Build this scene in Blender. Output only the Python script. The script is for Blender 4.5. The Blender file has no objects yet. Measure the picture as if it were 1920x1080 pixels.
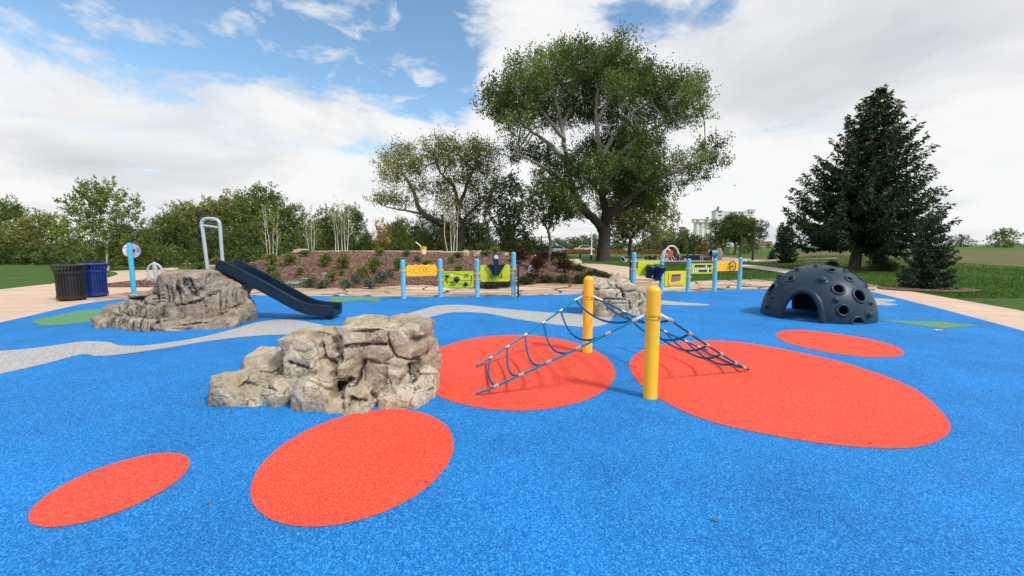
import bpy, bmesh, math, random
import numpy as np
from mathutils import Vector, Matrix, noise, Quaternion
sc = bpy.context.scene
COL = sc.collection
R = math.radians
PI = math.pi
rng = np.random.default_rng(7)
random.seed(7)

# ------------------------------------------------------------------ camera
F, HOR, CH = 800.0, 460.0, 1.5
PITCH = math.atan((540 - HOR) / F)
cam = bpy.data.cameras.new('camera')
camo = bpy.data.objects.new('camera', cam)
COL.objects.link(camo)
camo.location = (0, 0, CH)
camo.rotation_euler = (PI / 2 - PITCH, 0, 0)
cam.sensor_width = 36
cam.lens = F * 36 / 1920
cam.clip_start = 0.05
cam.clip_end = 5000
sc.camera = camo
sc.view_settings.view_transform = 'Standard'
sc.view_settings.look = 'None'
sc.view_settings.exposure = 0
sc.render.engine = 'CYCLES'
sc.cycles.use_denoising = True
sc.cycles.max_bounces = 6
sc.cycles.transparent_max_bounces = 4
CPI, SPI = math.cos(PITCH), math.sin(PITCH)

def ray(px, py):
    x, y = (px - 960) / F, (540 - py) / F
    return Vector((x, CPI + y * SPI, -SPI + y * CPI))

def gp(px, py, z=0.0):           # survey: photo pixel -> point of the plane at height z
    d = ray(px, py)
    t = (z - CH) / d.z
    return Vector((d.x * t, d.y * t, z))

def wp(px, py, Y):               # survey: photo pixel -> point at depth Y
    d = ray(px, py)
    t = Y / d.y
    return Vector((d.x * t, Y, CH + d.z * t))

def sst(a, b, x):
    t = min(1, max(0, (x - a) / (b - a)))
    return t * t * (3 - 2 * t)

def lawn_h(x, y):
    a = sst(0.50, 0.74, x / max(y, 1.0))
    return a * (sst(15, 50, y) * 1.0 + 0.5 * sst(60, 140, y))

def mound_base(x):               # y of the front foot of the mulch bed
    return 14.75 + 0.25 * math.sin(x * 0.9 + 1) + 0.12 * math.sin(x * 2.3) + 1.6 * math.exp(-((x + 3.4) / 1.1) ** 2) + 1.5 * sst(-0.3, 1.2, x)

def mound_h(x, y):
    e = sst(-16.5, -11.0, x) * (1 - sst(-1.0, 5.2, x))
    yb = mound_base(x)
    f = sst(yb - 0.3, yb + 8.5, y) * 0.75 + 0.25 * min(1, max(0, (y - yb) / 8.5))
    b = 1 - 0.85 * sst(25, 34, y)
    return 1.13 * e * f * b

def ground_h(x, y):
    return max(lawn_h(x, y), mound_h(x, y))

def gph(px, py, hf=ground_h):    # survey onto the terrain
    d = ray(px, py)
    t, st = 2.0, 0.05
    o = Vector((0, 0, CH))
    while t < 400:
        p = o + d * t
        if p.z <= hf(p.x, p.y):
            return Vector((p.x, p.y, hf(p.x, p.y)))
        t += max(st, t * 0.004)
    p = o + d * 60
    return Vector((p.x, p.y, hf(p.x, p.y)))

# ------------------------------------------------------------------ objects
def wloc(o):
    v = Vector((0, 0, 0))
    while o is not None:
        v = v + o.location
        o = o.parent
    return v

def tag(o, label=None, cat=None, group=None, kind=None):
    if label: o['label'] = label
    if cat: o['category'] = cat
    if group: o['group'] = group
    if kind: o['kind'] = kind
    return o

def thing(name, label, cat, loc, group=None):
    o = bpy.data.objects.new(name, None)
    COL.objects.link(o)
    o.location = Vector(loc)
    o.empty_display_size = 0.2
    return tag(o, label, cat, group)

def finish_mesh(me, smooth=True, angle=40):
    if smooth:
        me.shade_smooth()
        me.set_sharp_from_angle(angle=R(angle))

def fin(name, bm, mat, parent=None, loc=None, smooth=True, angle=40, normals=True):
    """bm holds world coordinates; the object gets its origin at the parent (or loc)."""
    base = wloc(parent) if parent is not None else Vector(loc or (0, 0, 0))
    if base.length > 0:
        bmesh.ops.translate(bm, verts=bm.verts, vec=-base)
    if normals:
        bmesh.ops.recalc_face_normals(bm, faces=bm.faces)
    me = bpy.data.meshes.new(name)
    bm.to_mesh(me)
    bm.free()
    finish_mesh(me, smooth, angle)
    me.materials.append(mat)
    o = bpy.data.objects.new(name, me)
    COL.objects.link(o)
    if parent is not None:
        o.parent = parent
    else:
        o.location = base
    return o

def copy_tree(o, parent=None):
    c = o.copy()
    COL.objects.link(c)
    c.parent = parent
    for ch in list(o.children):
        copy_tree(ch, c)
    return c

def frame(u, n=None):
    """orthonormal basis with z along u"""
    u = Vector(u).normalized()
    a = Vector((0, 0, 1)) if abs(u.z) < 0.95 else Vector((0, 1, 0))
    x = a.cross(u).normalized()
    return x, u.cross(x).normalized(), u

def NB(): return bmesh.new()

def box(bm, c, size, rot=None, bev=0.0, seg=2):
    m = Matrix.Translation(Vector(c))
    if rot is not None:
        m = m @ rot.to_4x4()
    r = bmesh.ops.create_cube(bm, size=1.0, matrix=Matrix.Identity(4))
    vs = r['verts']
    for v in vs:
        v.co = Vector((v.co.x * size[0], v.co.y * size[1], v.co.z * size[2]))
    if bev > 0:
        es = list({e for v in vs for e in v.link_edges})
        rr = bmesh.ops.bevel(bm, geom=es, offset=bev, segments=seg, affect='EDGES', profile=0.5)
        vs = list({v for f in rr['faces'] for v in f.verts} | {v for v in vs if v.is_valid})
    for v in vs:
        v.co = m @ v.co
    return vs

def rings(bm, rs, cap0=True, cap1=True, closed=False):
    """rs: list of lists of Vector (equal length); skins them"""
    vr = [[bm.verts.new(p) for p in r] for r in rs]
    n = len(vr[0])
    m = len(vr)
    for i in range(m if closed else m - 1):
        a, b = vr[i], vr[(i + 1) % m]
        for j in range(n):
            k = (j + 1) % n
            bm.faces.new((a[j], a[k], b[k], b[j]))
    if not closed:
        if cap0: bm.faces.new(list(reversed(vr[0])))
        if cap1: bm.faces.new(vr[-1])
    return vr

def tube(bm, pts, r, seg=10, cap=True, closed=False):
    pts = [Vector(p) for p in pts]
    n = len(pts)
    rs = []
    x0 = None
    for i, p in enumerate(pts):
        if closed:
            t = pts[(i + 1) % n] - pts[i - 1]
        else:
            t = pts[min(i + 1, n - 1)] - pts[max(i - 1, 0)]
        t.normalize()
        if x0 is None:
            x0 = frame(t)[0]
        x0 = (x0 - t * x0.dot(t)).normalized()
        y0 = t.cross(x0)
        rr = r[i] if isinstance(r, (list, tuple)) else r
        rs.append([p + x0 * (rr * math.cos(2 * PI * k / seg)) + y0 * (rr * math.sin(2 * PI * k / seg)) for k in range(seg)])
    rings(bm, rs, cap, cap, closed)

def cyl(bm, p0, p1, r0, r1=None, seg=16):
    tube(bm, [p0, p1], [r0, r0 if r1 is None else r1], seg)

def lathe(bm, c, prof, seg=24, axis=(0, 0, 1)):
    """prof: list of (radius, height) along the axis from c"""
    x, y, u = frame(axis)
    c = Vector(c)
    rs = []
    for r, h in prof:
        r = max(r, 1e-4)
        rs.append([c + u * h + x * (r * math.cos(2 * PI * k / seg)) + y * (r * math.sin(2 * PI * k / seg)) for k in range(seg)])
    rings(bm, rs)

def prism(bm, poly, o, u, v, n, d):
    """2-D polygon in the plane (o; u, v), extruded by d along n"""
    o, u, v, n = Vector(o), Vector(u), Vector(v), Vector(n)
    a = [bm.verts.new(o + u * p[0] + v * p[1]) for p in poly]
    b = [bm.verts.new(o + u * p[0] + v * p[1] + n * d) for p in poly]
    k = len(poly)
    bm.faces.new(list(reversed(a)))
    bm.faces.new(b)
    for i in range(k):
        j = (i + 1) % k
        bm.faces.new((a[i], a[j], b[j], b[i]))

def rrect(w, h, r, n=5):
    out = []
    for cx, cy, a0 in ((w / 2 - r, h / 2 - r, 0), (-w / 2 + r, h / 2 - r, 90), (-w / 2 + r, -h / 2 + r, 180), (w / 2 - r, -h / 2 + r, 270)):
        for k in range(n + 1):
            a = R(a0 + 90 * k / n)
            out.append((cx + r * math.cos(a), cy + r * math.sin(a)))
    return out

def sphere(bm, c, r, sub=3, sc3=(1, 1, 1), rot=None):
    m = Matrix.Translation(Vector(c))
    if rot is not None: m = m @ rot.to_4x4()
    m = m @ Matrix.Diagonal((r * sc3[0], r * sc3[1], r * sc3[2], 1))
    return bmesh.ops.create_icosphere(bm, subdivisions=sub, radius=1, matrix=m)['verts']

def spline(pts, n=8, closed=True):
    """Catmull-Rom through points"""
    pts = [Vector(p) for p in pts]
    k = len(pts)
    out = []
    rg = range(k) if closed else range(k - 1)
    for i in rg:
        p0 = pts[(i - 1) % k] if closed or i > 0 else pts[0]
        p1 = pts[i]
        p2 = pts[(i + 1) % k]
        p3 = pts[(i + 2) % k] if closed or i + 2 < k else pts[-1]
        for j in range(n):
            t = j / n
            out.append(0.5 * ((2 * p1) + (p2 - p0) * t + (2 * p0 - 5 * p1 + 4 * p2 - p3) * t * t + (3 * p1 - p0 - 3 * p2 + p3) * t ** 3))
    if not closed:
        out.append(pts[-1])
    return out

# ------------------------------------------------------------------ materials
class NT:
    def __init__(s, nt): s.nt = nt
    def n(s, t, **kw):
        x = s.nt.nodes.new(t)
        for k, v in kw.items(): setattr(x, k, v)
        return x
    def l(s, a, b): s.nt.links.new(a, b)
    def val(s, sock, v):
        if hasattr(v, 'is_output'): s.l(v, sock)
        else: sock.default_value = v
    def math(s, op, a, b=None, c=None, clamp=False):
        x = s.n('ShaderNodeMath', operation=op, use_clamp=clamp)
        s.val(x.inputs[0], a)
        if b is not None: s.val(x.inputs[1], b)
        if c is not None: s.val(x.inputs[2], c)
        return x.outputs[0]
    def mix(s, f, a, b, bt='MIX'):
        x = s.n('ShaderNodeMix', data_type='RGBA', blend_type=bt)
        s.val(x.inputs[0], f)
        for i, v in ((6, a), (7, b)):
            if isinstance(v, (tuple, list)) and len(v) == 3: v = (*v, 1)
            s.val(x.inputs[i], v)
        return x.outputs[2]
    def ramp(s, f, stops, interp='LINEAR'):
        x = s.n('ShaderNodeValToRGB')
        x.color_ramp.interpolation = interp
        e = x.color_ramp.elements
        while len(e) < len(stops): e.new(0.5)
        for k, (p, c) in enumerate(stops):
            e[k].position = p
            e[k].color = (*c, 1) if len(c) == 3 else c
        s.val(x.inputs[0], f)
        return x.outputs[0]
    def noise(s, vec, scale, detail=4, rough=0.55, dist=0.0):
        x = s.n('ShaderNodeTexNoise')
        if vec is not None: s.l(vec, x.inputs['Vector'])
        x.inputs['Scale'].default_value = scale
        x.inputs['Detail'].default_value = detail
        x.inputs['Roughness'].default_value = rough
        x.inputs['Distortion'].default_value = dist
        return x.outputs[0]
    def vor(s, vec, scale, feature='F1', out='Color', rnd=1.0):
        x = s.n('ShaderNodeTexVoronoi', feature=feature)
        if vec is not None: s.l(vec, x.inputs['Vector'])
        x.inputs['Scale'].default_value = scale
        x.inputs['Randomness'].default_value = rnd
        return x.outputs[out]
    def sepx(s, v):
        x = s.n('ShaderNodeSeparateXYZ'); s.l(v, x.inputs[0]); return x.outputs
    def bump(s, h, strength=0.3, dist=0.01):
        x = s.n('ShaderNodeBump')
        x.inputs['Strength'].default_value = strength
        x.inputs['Distance'].default_value = dist
        s.l(h, x.inputs['Height'])
        return x.outputs[0]

def newmat(name):
    m = bpy.data.materials.new(name)
    m.use_nodes = True
    nt = m.node_tree
    b = nt.nodes['Principled BSDF']
    return m, NT(nt), b

def objco(T): return T.n('ShaderNodeTexCoord').outputs['Object']

def paint(name, col, rough=0.4, var=0.12, scale=6, bump=0.0, bscale=60, metal=0.0, dirt=0.0, coat=0.0, spec=0.5):
    m, T, b = newmat(name)
    co = objco(T)
    n = T.noise(co, scale, 5, 0.6)
    dk = tuple(c * (1 - var) for c in col)
    lt = tuple(min(1, c * (1 + var * 0.6) + var * 0.01) for c in col)
    c = T.ramp(n, [(0.3, dk), (0.7, lt)])
    if dirt > 0:
        n2 = T.noise(co, scale * 2.3, 8, 0.7)
        f = T.math('MULTIPLY', T.ramp(n2, [(0.5, (0, 0, 0)), (0.75, (1, 1, 1))]), dirt)
        c = T.mix(f, c, (0.2, 0.17, 0.13))
    T.l(c, b.inputs['Base Color'])
    rr = T.math('MULTIPLY_ADD', T.noise(co, scale * 4, 4), 0.2, rough - 0.1)
    T.l(rr, b.inputs['Roughness'])
    b.inputs['Metallic'].default_value = metal
    b.inputs['Specular IOR Level'].default_value = spec
    if coat: b.inputs['Coat Weight'].default_value = coat
    if bump > 0:
        T.l(T.bump(T.noise(co, bscale, 3), bump, 0.004), b.inputs['Normal'])
    return m

def rubber(name, lo, mid, hi, mott=0.12):
    """poured rubber granules"""
    m, T, b = newmat(name)
    co = objco(T)
    v = T.vor(co, 155)
    h = T.n('ShaderNodeRGBToBW'); T.l(v, h.inputs[0])
    c = T.ramp(h.outputs[0], [(0.18, lo), (0.45, mid), (0.6, mid), (0.85, hi)])
    g2 = T.noise(co, 60, 3, 0.7)
    c = T.mix(T.math('MULTIPLY', T.ramp(g2, [(0.35, (1, 1, 1)), (0.6, (0, 0, 0))]), 0.35), c, lo)
    n = T.noise(co, 0.7, 7, 0.7)
    f = T.ramp(n, [(0.3, (1 - mott,) * 3), (0.7, (1 + mott * 0.6,) * 3)])
    c = T.mix(1.0, c, f, 'MULTIPLY')
    # scuffs
    s = T.ramp(T.noise(co, 2.5, 10, 0.75, 0.6), [(0.60, (0, 0, 0)), (0.8, (1, 1, 1))])
    c = T.mix(T.math('MULTIPLY', s, 0.10), c, (0.5, 0.52, 0.52))
    T.l(c, b.inputs['Base Color'])
    b.inputs['Roughness'].default_value = 0.85
    b.inputs['Specular IOR Level'].default_value = 0.25
    T.l(T.bump(T.vor(co, 155, 'F1', 'Distance'), 0.5, 0.004), b.inputs['Normal'])
    return m

def rockmat(name, dark, mid, pale, crev, warm, aod=0.10):
    m, T, b = newmat(name)
    co = objco(T)
    geo = T.n('ShaderNodeNewGeometry')
    n1 = T.noise(co, 3.2, 8, 0.62, 0.5)
    c = T.ramp(n1, [(0.28, dark), (0.48, mid), (0.68, pale)])
    n2 = T.noise(co, 5.5, 6, 0.6, 0.8)
    c = T.mix(T.math('MULTIPLY', T.ramp(n2, [(0.5, (0, 0, 0)), (0.68, (1, 1, 1))]), 0.55), c, warm)
    fine = T.noise(co, 48, 7, 0.75)
    c = T.mix(T.math('MULTIPLY', T.ramp(fine, [(0.42, (1, 1, 1)), (0.56, (0, 0, 0))]), 0.28), c, dark)
    # streaks running down
    mp = T.n('ShaderNodeMapping'); T.l(co, mp.inputs[0]); mp.inputs['Scale'].default_value = (9, 9, 1.6)
    st = T.noise(mp.outputs[0], 2.0, 6, 0.65, 0.4)
    c = T.mix(T.math('MULTIPLY', T.ramp(st, [(0.53, (0, 0, 0)), (0.72, (1, 1, 1))]), 0.4), c, dark)
    # hairline cracks, broken up
    wn = T.n('ShaderNodeTexNoise'); T.l(co, wn.inputs['Vector']); wn.inputs['Scale'].default_value = 5; wn.inputs['Detail'].default_value = 5
    va = T.n('ShaderNodeVectorMath', operation='SCALE'); T.l(wn.outputs['Color'], va.inputs[0]); va.inputs['Scale'].default_value = 0.35
    ad = T.n('ShaderNodeVectorMath', operation='ADD'); T.l(co, ad.inputs[0]); T.l(va.outputs[0], ad.inputs[1])
    hair = T.ramp(T.vor(ad.outputs[0], 6.5, 'DISTANCE_TO_EDGE', 'Distance'), [(0.008, (1, 1, 1)), (0.03, (0, 0, 0))])
    hair = T.math('MULTIPLY', hair, T.ramp(T.noise(co, 3.7, 3), [(0.48, (0, 0, 0)), (0.58, (1, 1, 1))]))
    c = T.mix(T.math('MULTIPLY', hair, 0.65), c, crev)
    # crevice tone mixed into the hollows, pale tone on the ridges
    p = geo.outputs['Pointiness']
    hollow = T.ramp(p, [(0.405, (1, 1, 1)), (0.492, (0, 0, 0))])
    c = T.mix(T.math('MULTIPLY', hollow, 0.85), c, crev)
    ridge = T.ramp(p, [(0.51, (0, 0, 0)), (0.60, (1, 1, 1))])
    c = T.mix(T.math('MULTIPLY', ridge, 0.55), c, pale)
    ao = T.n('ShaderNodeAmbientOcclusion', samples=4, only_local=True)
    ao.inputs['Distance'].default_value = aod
    cavity = T.math('ADD', ao.outputs['AO'], T.math('MULTIPLY_ADD', T.noise(co, 14, 5, 0.7), 0.4, -0.2))
    c = T.mix(T.math('MULTIPLY', T.ramp(cavity, [(0.30, (1, 1, 1)), (0.78, (0, 0, 0))]), 0.8), c, crev)  # crevice tone again in tight recesses, edge broken up by noise
    T.l(c, b.inputs['Base Color'])
    b.inputs['Roughness'].default_value = 0.82
    b.inputs['Specular IOR Level'].default_value = 0.3
    hb = T.math('ADD', T.math('SUBTRACT', T.noise(co, 26, 9, 0.68, 0.6), T.math('MULTIPLY', hair, 0.5)), T.math('MULTIPLY', T.noise(co, 120, 4, 0.6), 0.25))
    T.l(T.bump(hb, 0.8, 0.026), b.inputs['Normal'])
    return m

def leafmat(name, a, bcol, c2, trans=0.3):
    """leaves: tone from the 'tint' attribute plus a random tone per leaf"""
    m, T, b = newmat(name)
    at = T.n('ShaderNodeAttribute', attribute_name='tint')
    geo = T.n('ShaderNodeNewGeometry')
    t = T.math('ADD', T.math('MULTIPLY', at.outputs['Fac'], 0.8), T.math('MULTIPLY', geo.outputs['Random Per Island'], 0.2))
    c = T.ramp(t, [(0.12, a), (0.55, bcol), (0.92, c2)])
    T.l(c, b.inputs['Base Color'])
    b.inputs['Roughness'].default_value = 0.55
    b.inputs['Specular IOR Level'].default_value = 0.14
    tr = T.n('ShaderNodeBsdfTranslucent')
    T.l(T.mix(0.3, c, (0.12, 0.16, 0.01)), tr.inputs[0])
    mx = T.n('ShaderNodeMixShader'); mx.inputs[0].default_value = trans
    T.l(b.outputs[0], mx.inputs[1]); T.l(tr.outputs[0], mx.inputs[2])
    T.l(mx.outputs[0], T.nt.nodes['Material Output'].inputs[0])
    return m

def barkmat(name, lo, hi, pale=None, z0=0, z1=1):
    m, T, b = newmat(name)
    co = objco(T)
    mp = T.n('ShaderNodeMapping'); T.l(co, mp.inputs[0]); mp.inputs['Scale'].default_value = (7, 7, 1.4)
    n = T.noise(mp.outputs[0], 1.6, 7, 0.7, 0.8)
    c = T.ramp(n, [(0.35, lo), (0.65, hi)])
    if pale:
        z = T.sepx(co)[2]
        f = T.math('MULTIPLY', T.math('SUBTRACT', z, z0), 1 / (z1 - z0), clamp=True)
        c = T.mix(T.math('MULTIPLY', f, 0.9), c, T.mix(T.noise(co, 2, 4), pale, tuple(x * 0.6 for x in pale)))
    T.l(c, b.inputs['Base Color'])
    b.inputs['Roughness'].default_value = 0.9
    T.l(T.bump(n, 0.9, 0.06), b.inputs['Normal'])
    return m

MT = {}
MT['blue'] = rubber('blue_rubber', (0.004, 0.095, 0.37), (0.008, 0.20, 0.58), (0.06, 0.37, 0.81), 0.24)
MT['red'] = rubber('red_rubber', (0.62, 0.046, 0.024), (0.81, 0.080, 0.049), (0.88, 0.155, 0.095), 0.14)
MT['grey'] = rubber('grey_rubber', (0.16, 0.16, 0.175), (0.42, 0.42, 0.43), (0.72, 0.72, 0.72), 0.06)
MT['green'] = rubber('green_rubber', (0.04, 0.16, 0.06), (0.11, 0.29, 0.13), (0.24, 0.42, 0.24), 0.08)
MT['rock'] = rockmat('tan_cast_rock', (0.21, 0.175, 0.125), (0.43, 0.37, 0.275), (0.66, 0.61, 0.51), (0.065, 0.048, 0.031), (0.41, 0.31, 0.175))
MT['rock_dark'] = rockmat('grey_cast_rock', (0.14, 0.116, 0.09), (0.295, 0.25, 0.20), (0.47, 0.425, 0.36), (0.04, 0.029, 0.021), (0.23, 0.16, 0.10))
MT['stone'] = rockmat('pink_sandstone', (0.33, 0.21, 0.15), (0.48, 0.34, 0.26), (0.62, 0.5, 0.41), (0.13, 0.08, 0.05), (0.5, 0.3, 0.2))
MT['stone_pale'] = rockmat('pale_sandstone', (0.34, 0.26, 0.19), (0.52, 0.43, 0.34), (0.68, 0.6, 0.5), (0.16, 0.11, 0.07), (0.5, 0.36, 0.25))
MT['yellow'] = paint('yellow_paint', (0.87, 0.46, 0.015), 0.33, 0.06, 3, dirt=0.08)
MT['sky_blue'] = paint('sky_blue_paint', (0.10, 0.42, 0.66), 0.35, 0.06, 3, dirt=0.08)
MT['sign_blue'] = paint('turquoise_paint', (0.045, 0.40, 0.62), 0.35, 0.06, 3, dirt=0.05)
MT['navy'] = paint('navy_plastic', (0.0035, 0.019, 0.042), 0.38, 0.2, 4, bump=0.05, bscale=90, dirt=0.04, spec=0.32)
MT['slate'] = paint('slate_blue_plastic', (0.007, 0.031, 0.056), 0.40, 0.16, 3, bump=0.12, bscale=140, dirt=0.05, spec=0.3)
MT['lime'] = paint('lime_panel', (0.52, 0.66, 0.012), 0.4, 0.05, 4)
MT['amber'] = paint('amber_panel', (0.92, 0.50, 0.02), 0.4, 0.05, 4)
MT['clamp'] = paint('yellow_clamp', (0.82, 0.42, 0.03), 0.4, 0.08, 9)
MT['rope'] = paint('blue_rope', (0.003, 0.12, 0.27), 0.75, 0.3, 60, bump=0.8, bscale=240, spec=0.15)
MT['rope2'] = paint('teal_rope', (0.005, 0.23, 0.37), 0.75, 0.25, 60, bump=0.8, bscale=240, spec=0.15)
MT['alu'] = paint('cast_aluminium', (0.50, 0.49, 0.49), 0.38, 0.15, 20, metal=0.55)
MT['grey_paint'] = paint('silver_grey_paint', (0.42, 0.47, 0.50), 0.38, 0.06, 6)
MT['black'] = paint('black_paint', (0.012, 0.012, 0.014), 0.45, 0.2, 8)
MT['white'] = paint('white_paint', (0.78, 0.78, 0.77), 0.5, 0.06, 4)
MT['bin_blue'] = paint('royal_blue_steel', (0.003, 0.030, 0.22), 0.32, 0.2, 6)
MT['mirror'] = paint('mirror_plate', (0.6, 0.66, 0.72), 0.15, 0.05, 4, metal=0.9)
MT['valve'] = paint('green_valve_lid', (0.16, 0.27, 0.23), 0.6, 0.15, 8)
MT['engrave'] = paint('engraved_line', (0.36, 0.2, 0.03), 0.6, 0.1, 9)
MT['glass_dark'] = paint('dark_window', (0.02, 0.025, 0.035), 0.15, 0.2, 5)

def concrete(name, col, joint=0.0):
    m, T, b = newmat(name)
    co = objco(T)
    n = T.noise(co, 1.3, 7, 0.65)
    c = T.ramp(n, [(0.3, tuple(x * 0.82 for x in col)), (0.7, tuple(min(1, x * 1.1) for x in col))])
    f = T.noise(co, 70, 3, 0.7)
    c = T.mix(T.math('MULTIPLY', T.ramp(f, [(0.4, (1, 1, 1)), (0.55, (0, 0, 0))]), 0.2), c, tuple(x * 0.55 for x in col))
    if joint:
        xy = T.sepx(co)
        for k in (0, 1):
            fr = T.math('ABSOLUTE', T.math('SUBTRACT', T.math('FRACT', T.math('DIVIDE', xy[k], joint)), 0.5))
            c = T.mix(T.math('MULTIPLY', T.math('GREATER_THAN', fr, 0.4945), 0.75), c, tuple(x * 0.4 for x in col))
    T.l(c, b.inputs['Base Color'])
    b.inputs['Roughness'].default_value = 0.85
    T.l(T.bump(f, 0.2, 0.004), b.inputs['Normal'])
    return m
MT['concrete'] = concrete('pink_concrete', (0.60, 0.44, 0.34), 2.4)
MT['concrete_grey'] = concrete('pale_concrete', (0.55, 0.50, 0.46), 1.8)

def flagmat():
    m, T, b = newmat('flagstone')
    co = objco(T)
    wn = T.n('ShaderNodeTexNoise'); T.l(co, wn.inputs['Vector']); wn.inputs['Scale'].default_value = 1.4; wn.inputs['Detail'].default_value = 4
    va = T.n('ShaderNodeVectorMath', operation='SCALE'); T.l(wn.outputs['Color'], va.inputs[0]); va.inputs['Scale'].default_value = 0.5
    ad = T.n('ShaderNodeVectorMath', operation='ADD'); T.l(co, ad.inputs[0]); T.l(va.outputs[0], ad.inputs[1])
    mp = T.n('ShaderNodeMapping'); T.l(ad.outputs[0], mp.inputs[0]); mp.inputs['Scale'].default_value = (0.75, 1.15, 1)
    edge = T.vor(mp.outputs[0], 0.85, 'DISTANCE_TO_EDGE', 'Distance')
    cell = T.vor(mp.outputs[0], 0.85)
    h = T.n('ShaderNodeRGBToBW'); T.l(cell, h.inputs[0])
    c = T.ramp(h.outputs[0], [(0.2, (0.36, 0.25, 0.17)), (0.45, (0.52, 0.39, 0.28)), (0.6, (0.46, 0.30, 0.20)), (0.8, (0.60, 0.48, 0.37))])
    n = T.noise(co, 3, 8, 0.7, 0.6)
    c = T.mix(T.math('MULTIPLY', T.ramp(n, [(0.45, (0, 0, 0)), (0.7, (1, 1, 1))]), 0.5), c, (0.33, 0.20, 0.12))
    gap = T.ramp(T.math('ADD', edge, T.math('MULTIPLY', T.noise(co, 9, 4), 0.02)), [(0.028, (1, 1, 1)), (0.048, (0, 0, 0))])
    c = T.mix(gap, c, (0.035, 0.024, 0.016))
    T.l(c, b.inputs['Base Color'])
    b.inputs['Roughness'].default_value = 0.85
    hh = T.math('SUBTRACT', T.math('MULTIPLY', n, 0.4), gap)
    T.l(T.bump(hh, 0.8, 0.03), b.inputs['Normal'])
    return m
MT['flag'] = flagmat()

def mulchmat():
    m, T, b = newmat('bark_mulch')
    co = objco(T)
    mp = T.n('ShaderNodeMapping'); T.l(co, mp.inputs[0]); mp.inputs['Scale'].default_value = (1, 1.6, 1)
    v = T.vor(mp.outputs[0], 15)
    h = T.n('ShaderNodeRGBToBW'); T.l(v, h.inputs[0])
    c = T.ramp(h.outputs[0], [(0.15, (0.045, 0.02, 0.013)), (0.4, (0.115, 0.052, 0.034)), (0.62, (0.17, 0.085, 0.058)), (0.82, (0.36, 0.25, 0.19))])
    n = T.noise(co, 1.1, 6, 0.65)
    c = T.mix(1.0, c, T.ramp(n, [(0.3, (0.7, 0.66, 0.64)), (0.7, (1.25, 1.2, 1.15))]), 'MULTIPLY')
    o = T.ramp(T.noise(co, 0.35, 3), [(0.5, (0, 0, 0)), (0.66, (1, 1, 1))])
    T.l(c, b.inputs['Base Color'])
    b.inputs['Roughness'].default_value = 0.95
    T.l(T.bump(T.vor(mp.outputs[0], 15, 'F1', 'Distance'), 1.0, 0.06), b.inputs['Normal'])
    return m
MT['mulch'] = mulchmat()

def grassmat():
    m, T, b = newmat('mown_grass')
    co = objco(T)
    n = T.noise(co, 0.5, 8, 0.7)
    c = T.ramp(n, [(0.3, (0.040, 0.095, 0.014)), (0.5, (0.075, 0.155, 0.022)), (0.72, (0.12, 0.205, 0.036))])
    mp = T.n('ShaderNodeMapping'); T.l(co, mp.inputs[0]); mp.inputs['Scale'].default_value = (1, 0.4, 1)
    f = T.noise(mp.outputs[0], 22, 6, 0.75)
    c = T.mix(T.math('MULTIPLY', T.ramp(f, [(0.40, (1, 1, 1)), (0.58, (0, 0, 0))]), 0.6), c, (0.013, 0.04, 0.006))
    # dry rough grass on the slope at the right
    xyz = T.sepx(co)
    fx = T.math('MULTIPLY', T.math('SUBTRACT', xyz[0], 16.5), 0.3, clamp=True)
    fy = T.math('MULTIPLY', T.math('SUBTRACT', xyz[1], 24.5), 0.4, clamp=True)
    fy2 = T.math('SUBTRACT', 1.0, T.math('MULTIPLY', T.math('SUBTRACT', xyz[1], 44), 0.15, clamp=True))
    fd = T.math('MULTIPLY', T.math('MULTIPLY', fx, fy), fy2)
    fd = T.math('MULTIPLY', fd, T.ramp(T.noise(co, 0.8, 6, 0.7), [(0.3, (0.3,) * 3), (0.6, (1,) * 3)]))
    dry = T.ramp(T.noise(mp.outputs[0], 9, 7, 0.75), [(0.3, (0.06, 0.065, 0.02)), (0.5, (0.15, 0.12, 0.06)), (0.75, (0.26, 0.2, 0.12))])
    c = T.mix(T.math('MULTIPLY', fd, 0.85), c, dry)
    T.l(c, b.inputs['Base Color'])
    b.inputs['Roughness'].default_value = 0.8
    b.inputs['Specular IOR Level'].default_value = 0.2
    T.l(T.bump(T.noise(co, 35, 5, 0.7), 0.9, 0.05), b.inputs['Normal'])
    return m
MT['grass'] = grassmat()

# ------------------------------------------------------------------ sky and sun
SUN_AZ, SUN_EL = R(128), R(48)      # clockwise from +Y
world = bpy.data.worlds.new('World')
sc.world = world
world.use_nodes = True
T = NT(world.node_tree)
bg = world.node_tree.nodes['Background']
sky = T.n('ShaderNodeTexSky', sky_type='NISHITA')
sky.sun_disc = False
sky.sun_elevation = SUN_EL
sky.sun_rotation = SUN_AZ
sky.air_density = 1.0
sky.dust_density = 0.6
sky.ozone_density = 2.0
gen = T.n('ShaderNodeTexCoord').outputs['Generated']
X, Y_, Z = T.sepx(gen)
az = T.math('ARCTAN2', X, Y_)
el = T.math('ARCSINE', Z)
den = T.math('ADD', T.math('MAXIMUM', Z, 0.0), 0.22)
cv = T.n('ShaderNodeCombineXYZ')
T.l(T.math('DIVIDE', X, den), cv.inputs[0]); T.l(T.math('DIVIDE', Y_, den), cv.inputs[1])
def gauss(a0, e0, sa, se, amp):
    da = T.math('DIVIDE', T.math('SUBTRACT', az, a0), sa)
    de = T.math('DIVIDE', T.math('SUBTRACT', el, e0), se)
    r2 = T.math('ADD', T.math('MULTIPLY', da, da), T.math('MULTIPLY', de, de))
    return T.math('MULTIPLY', T.math('EXPONENT', T.math('MULTIPLY', r2, -1.0)), amp)
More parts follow.
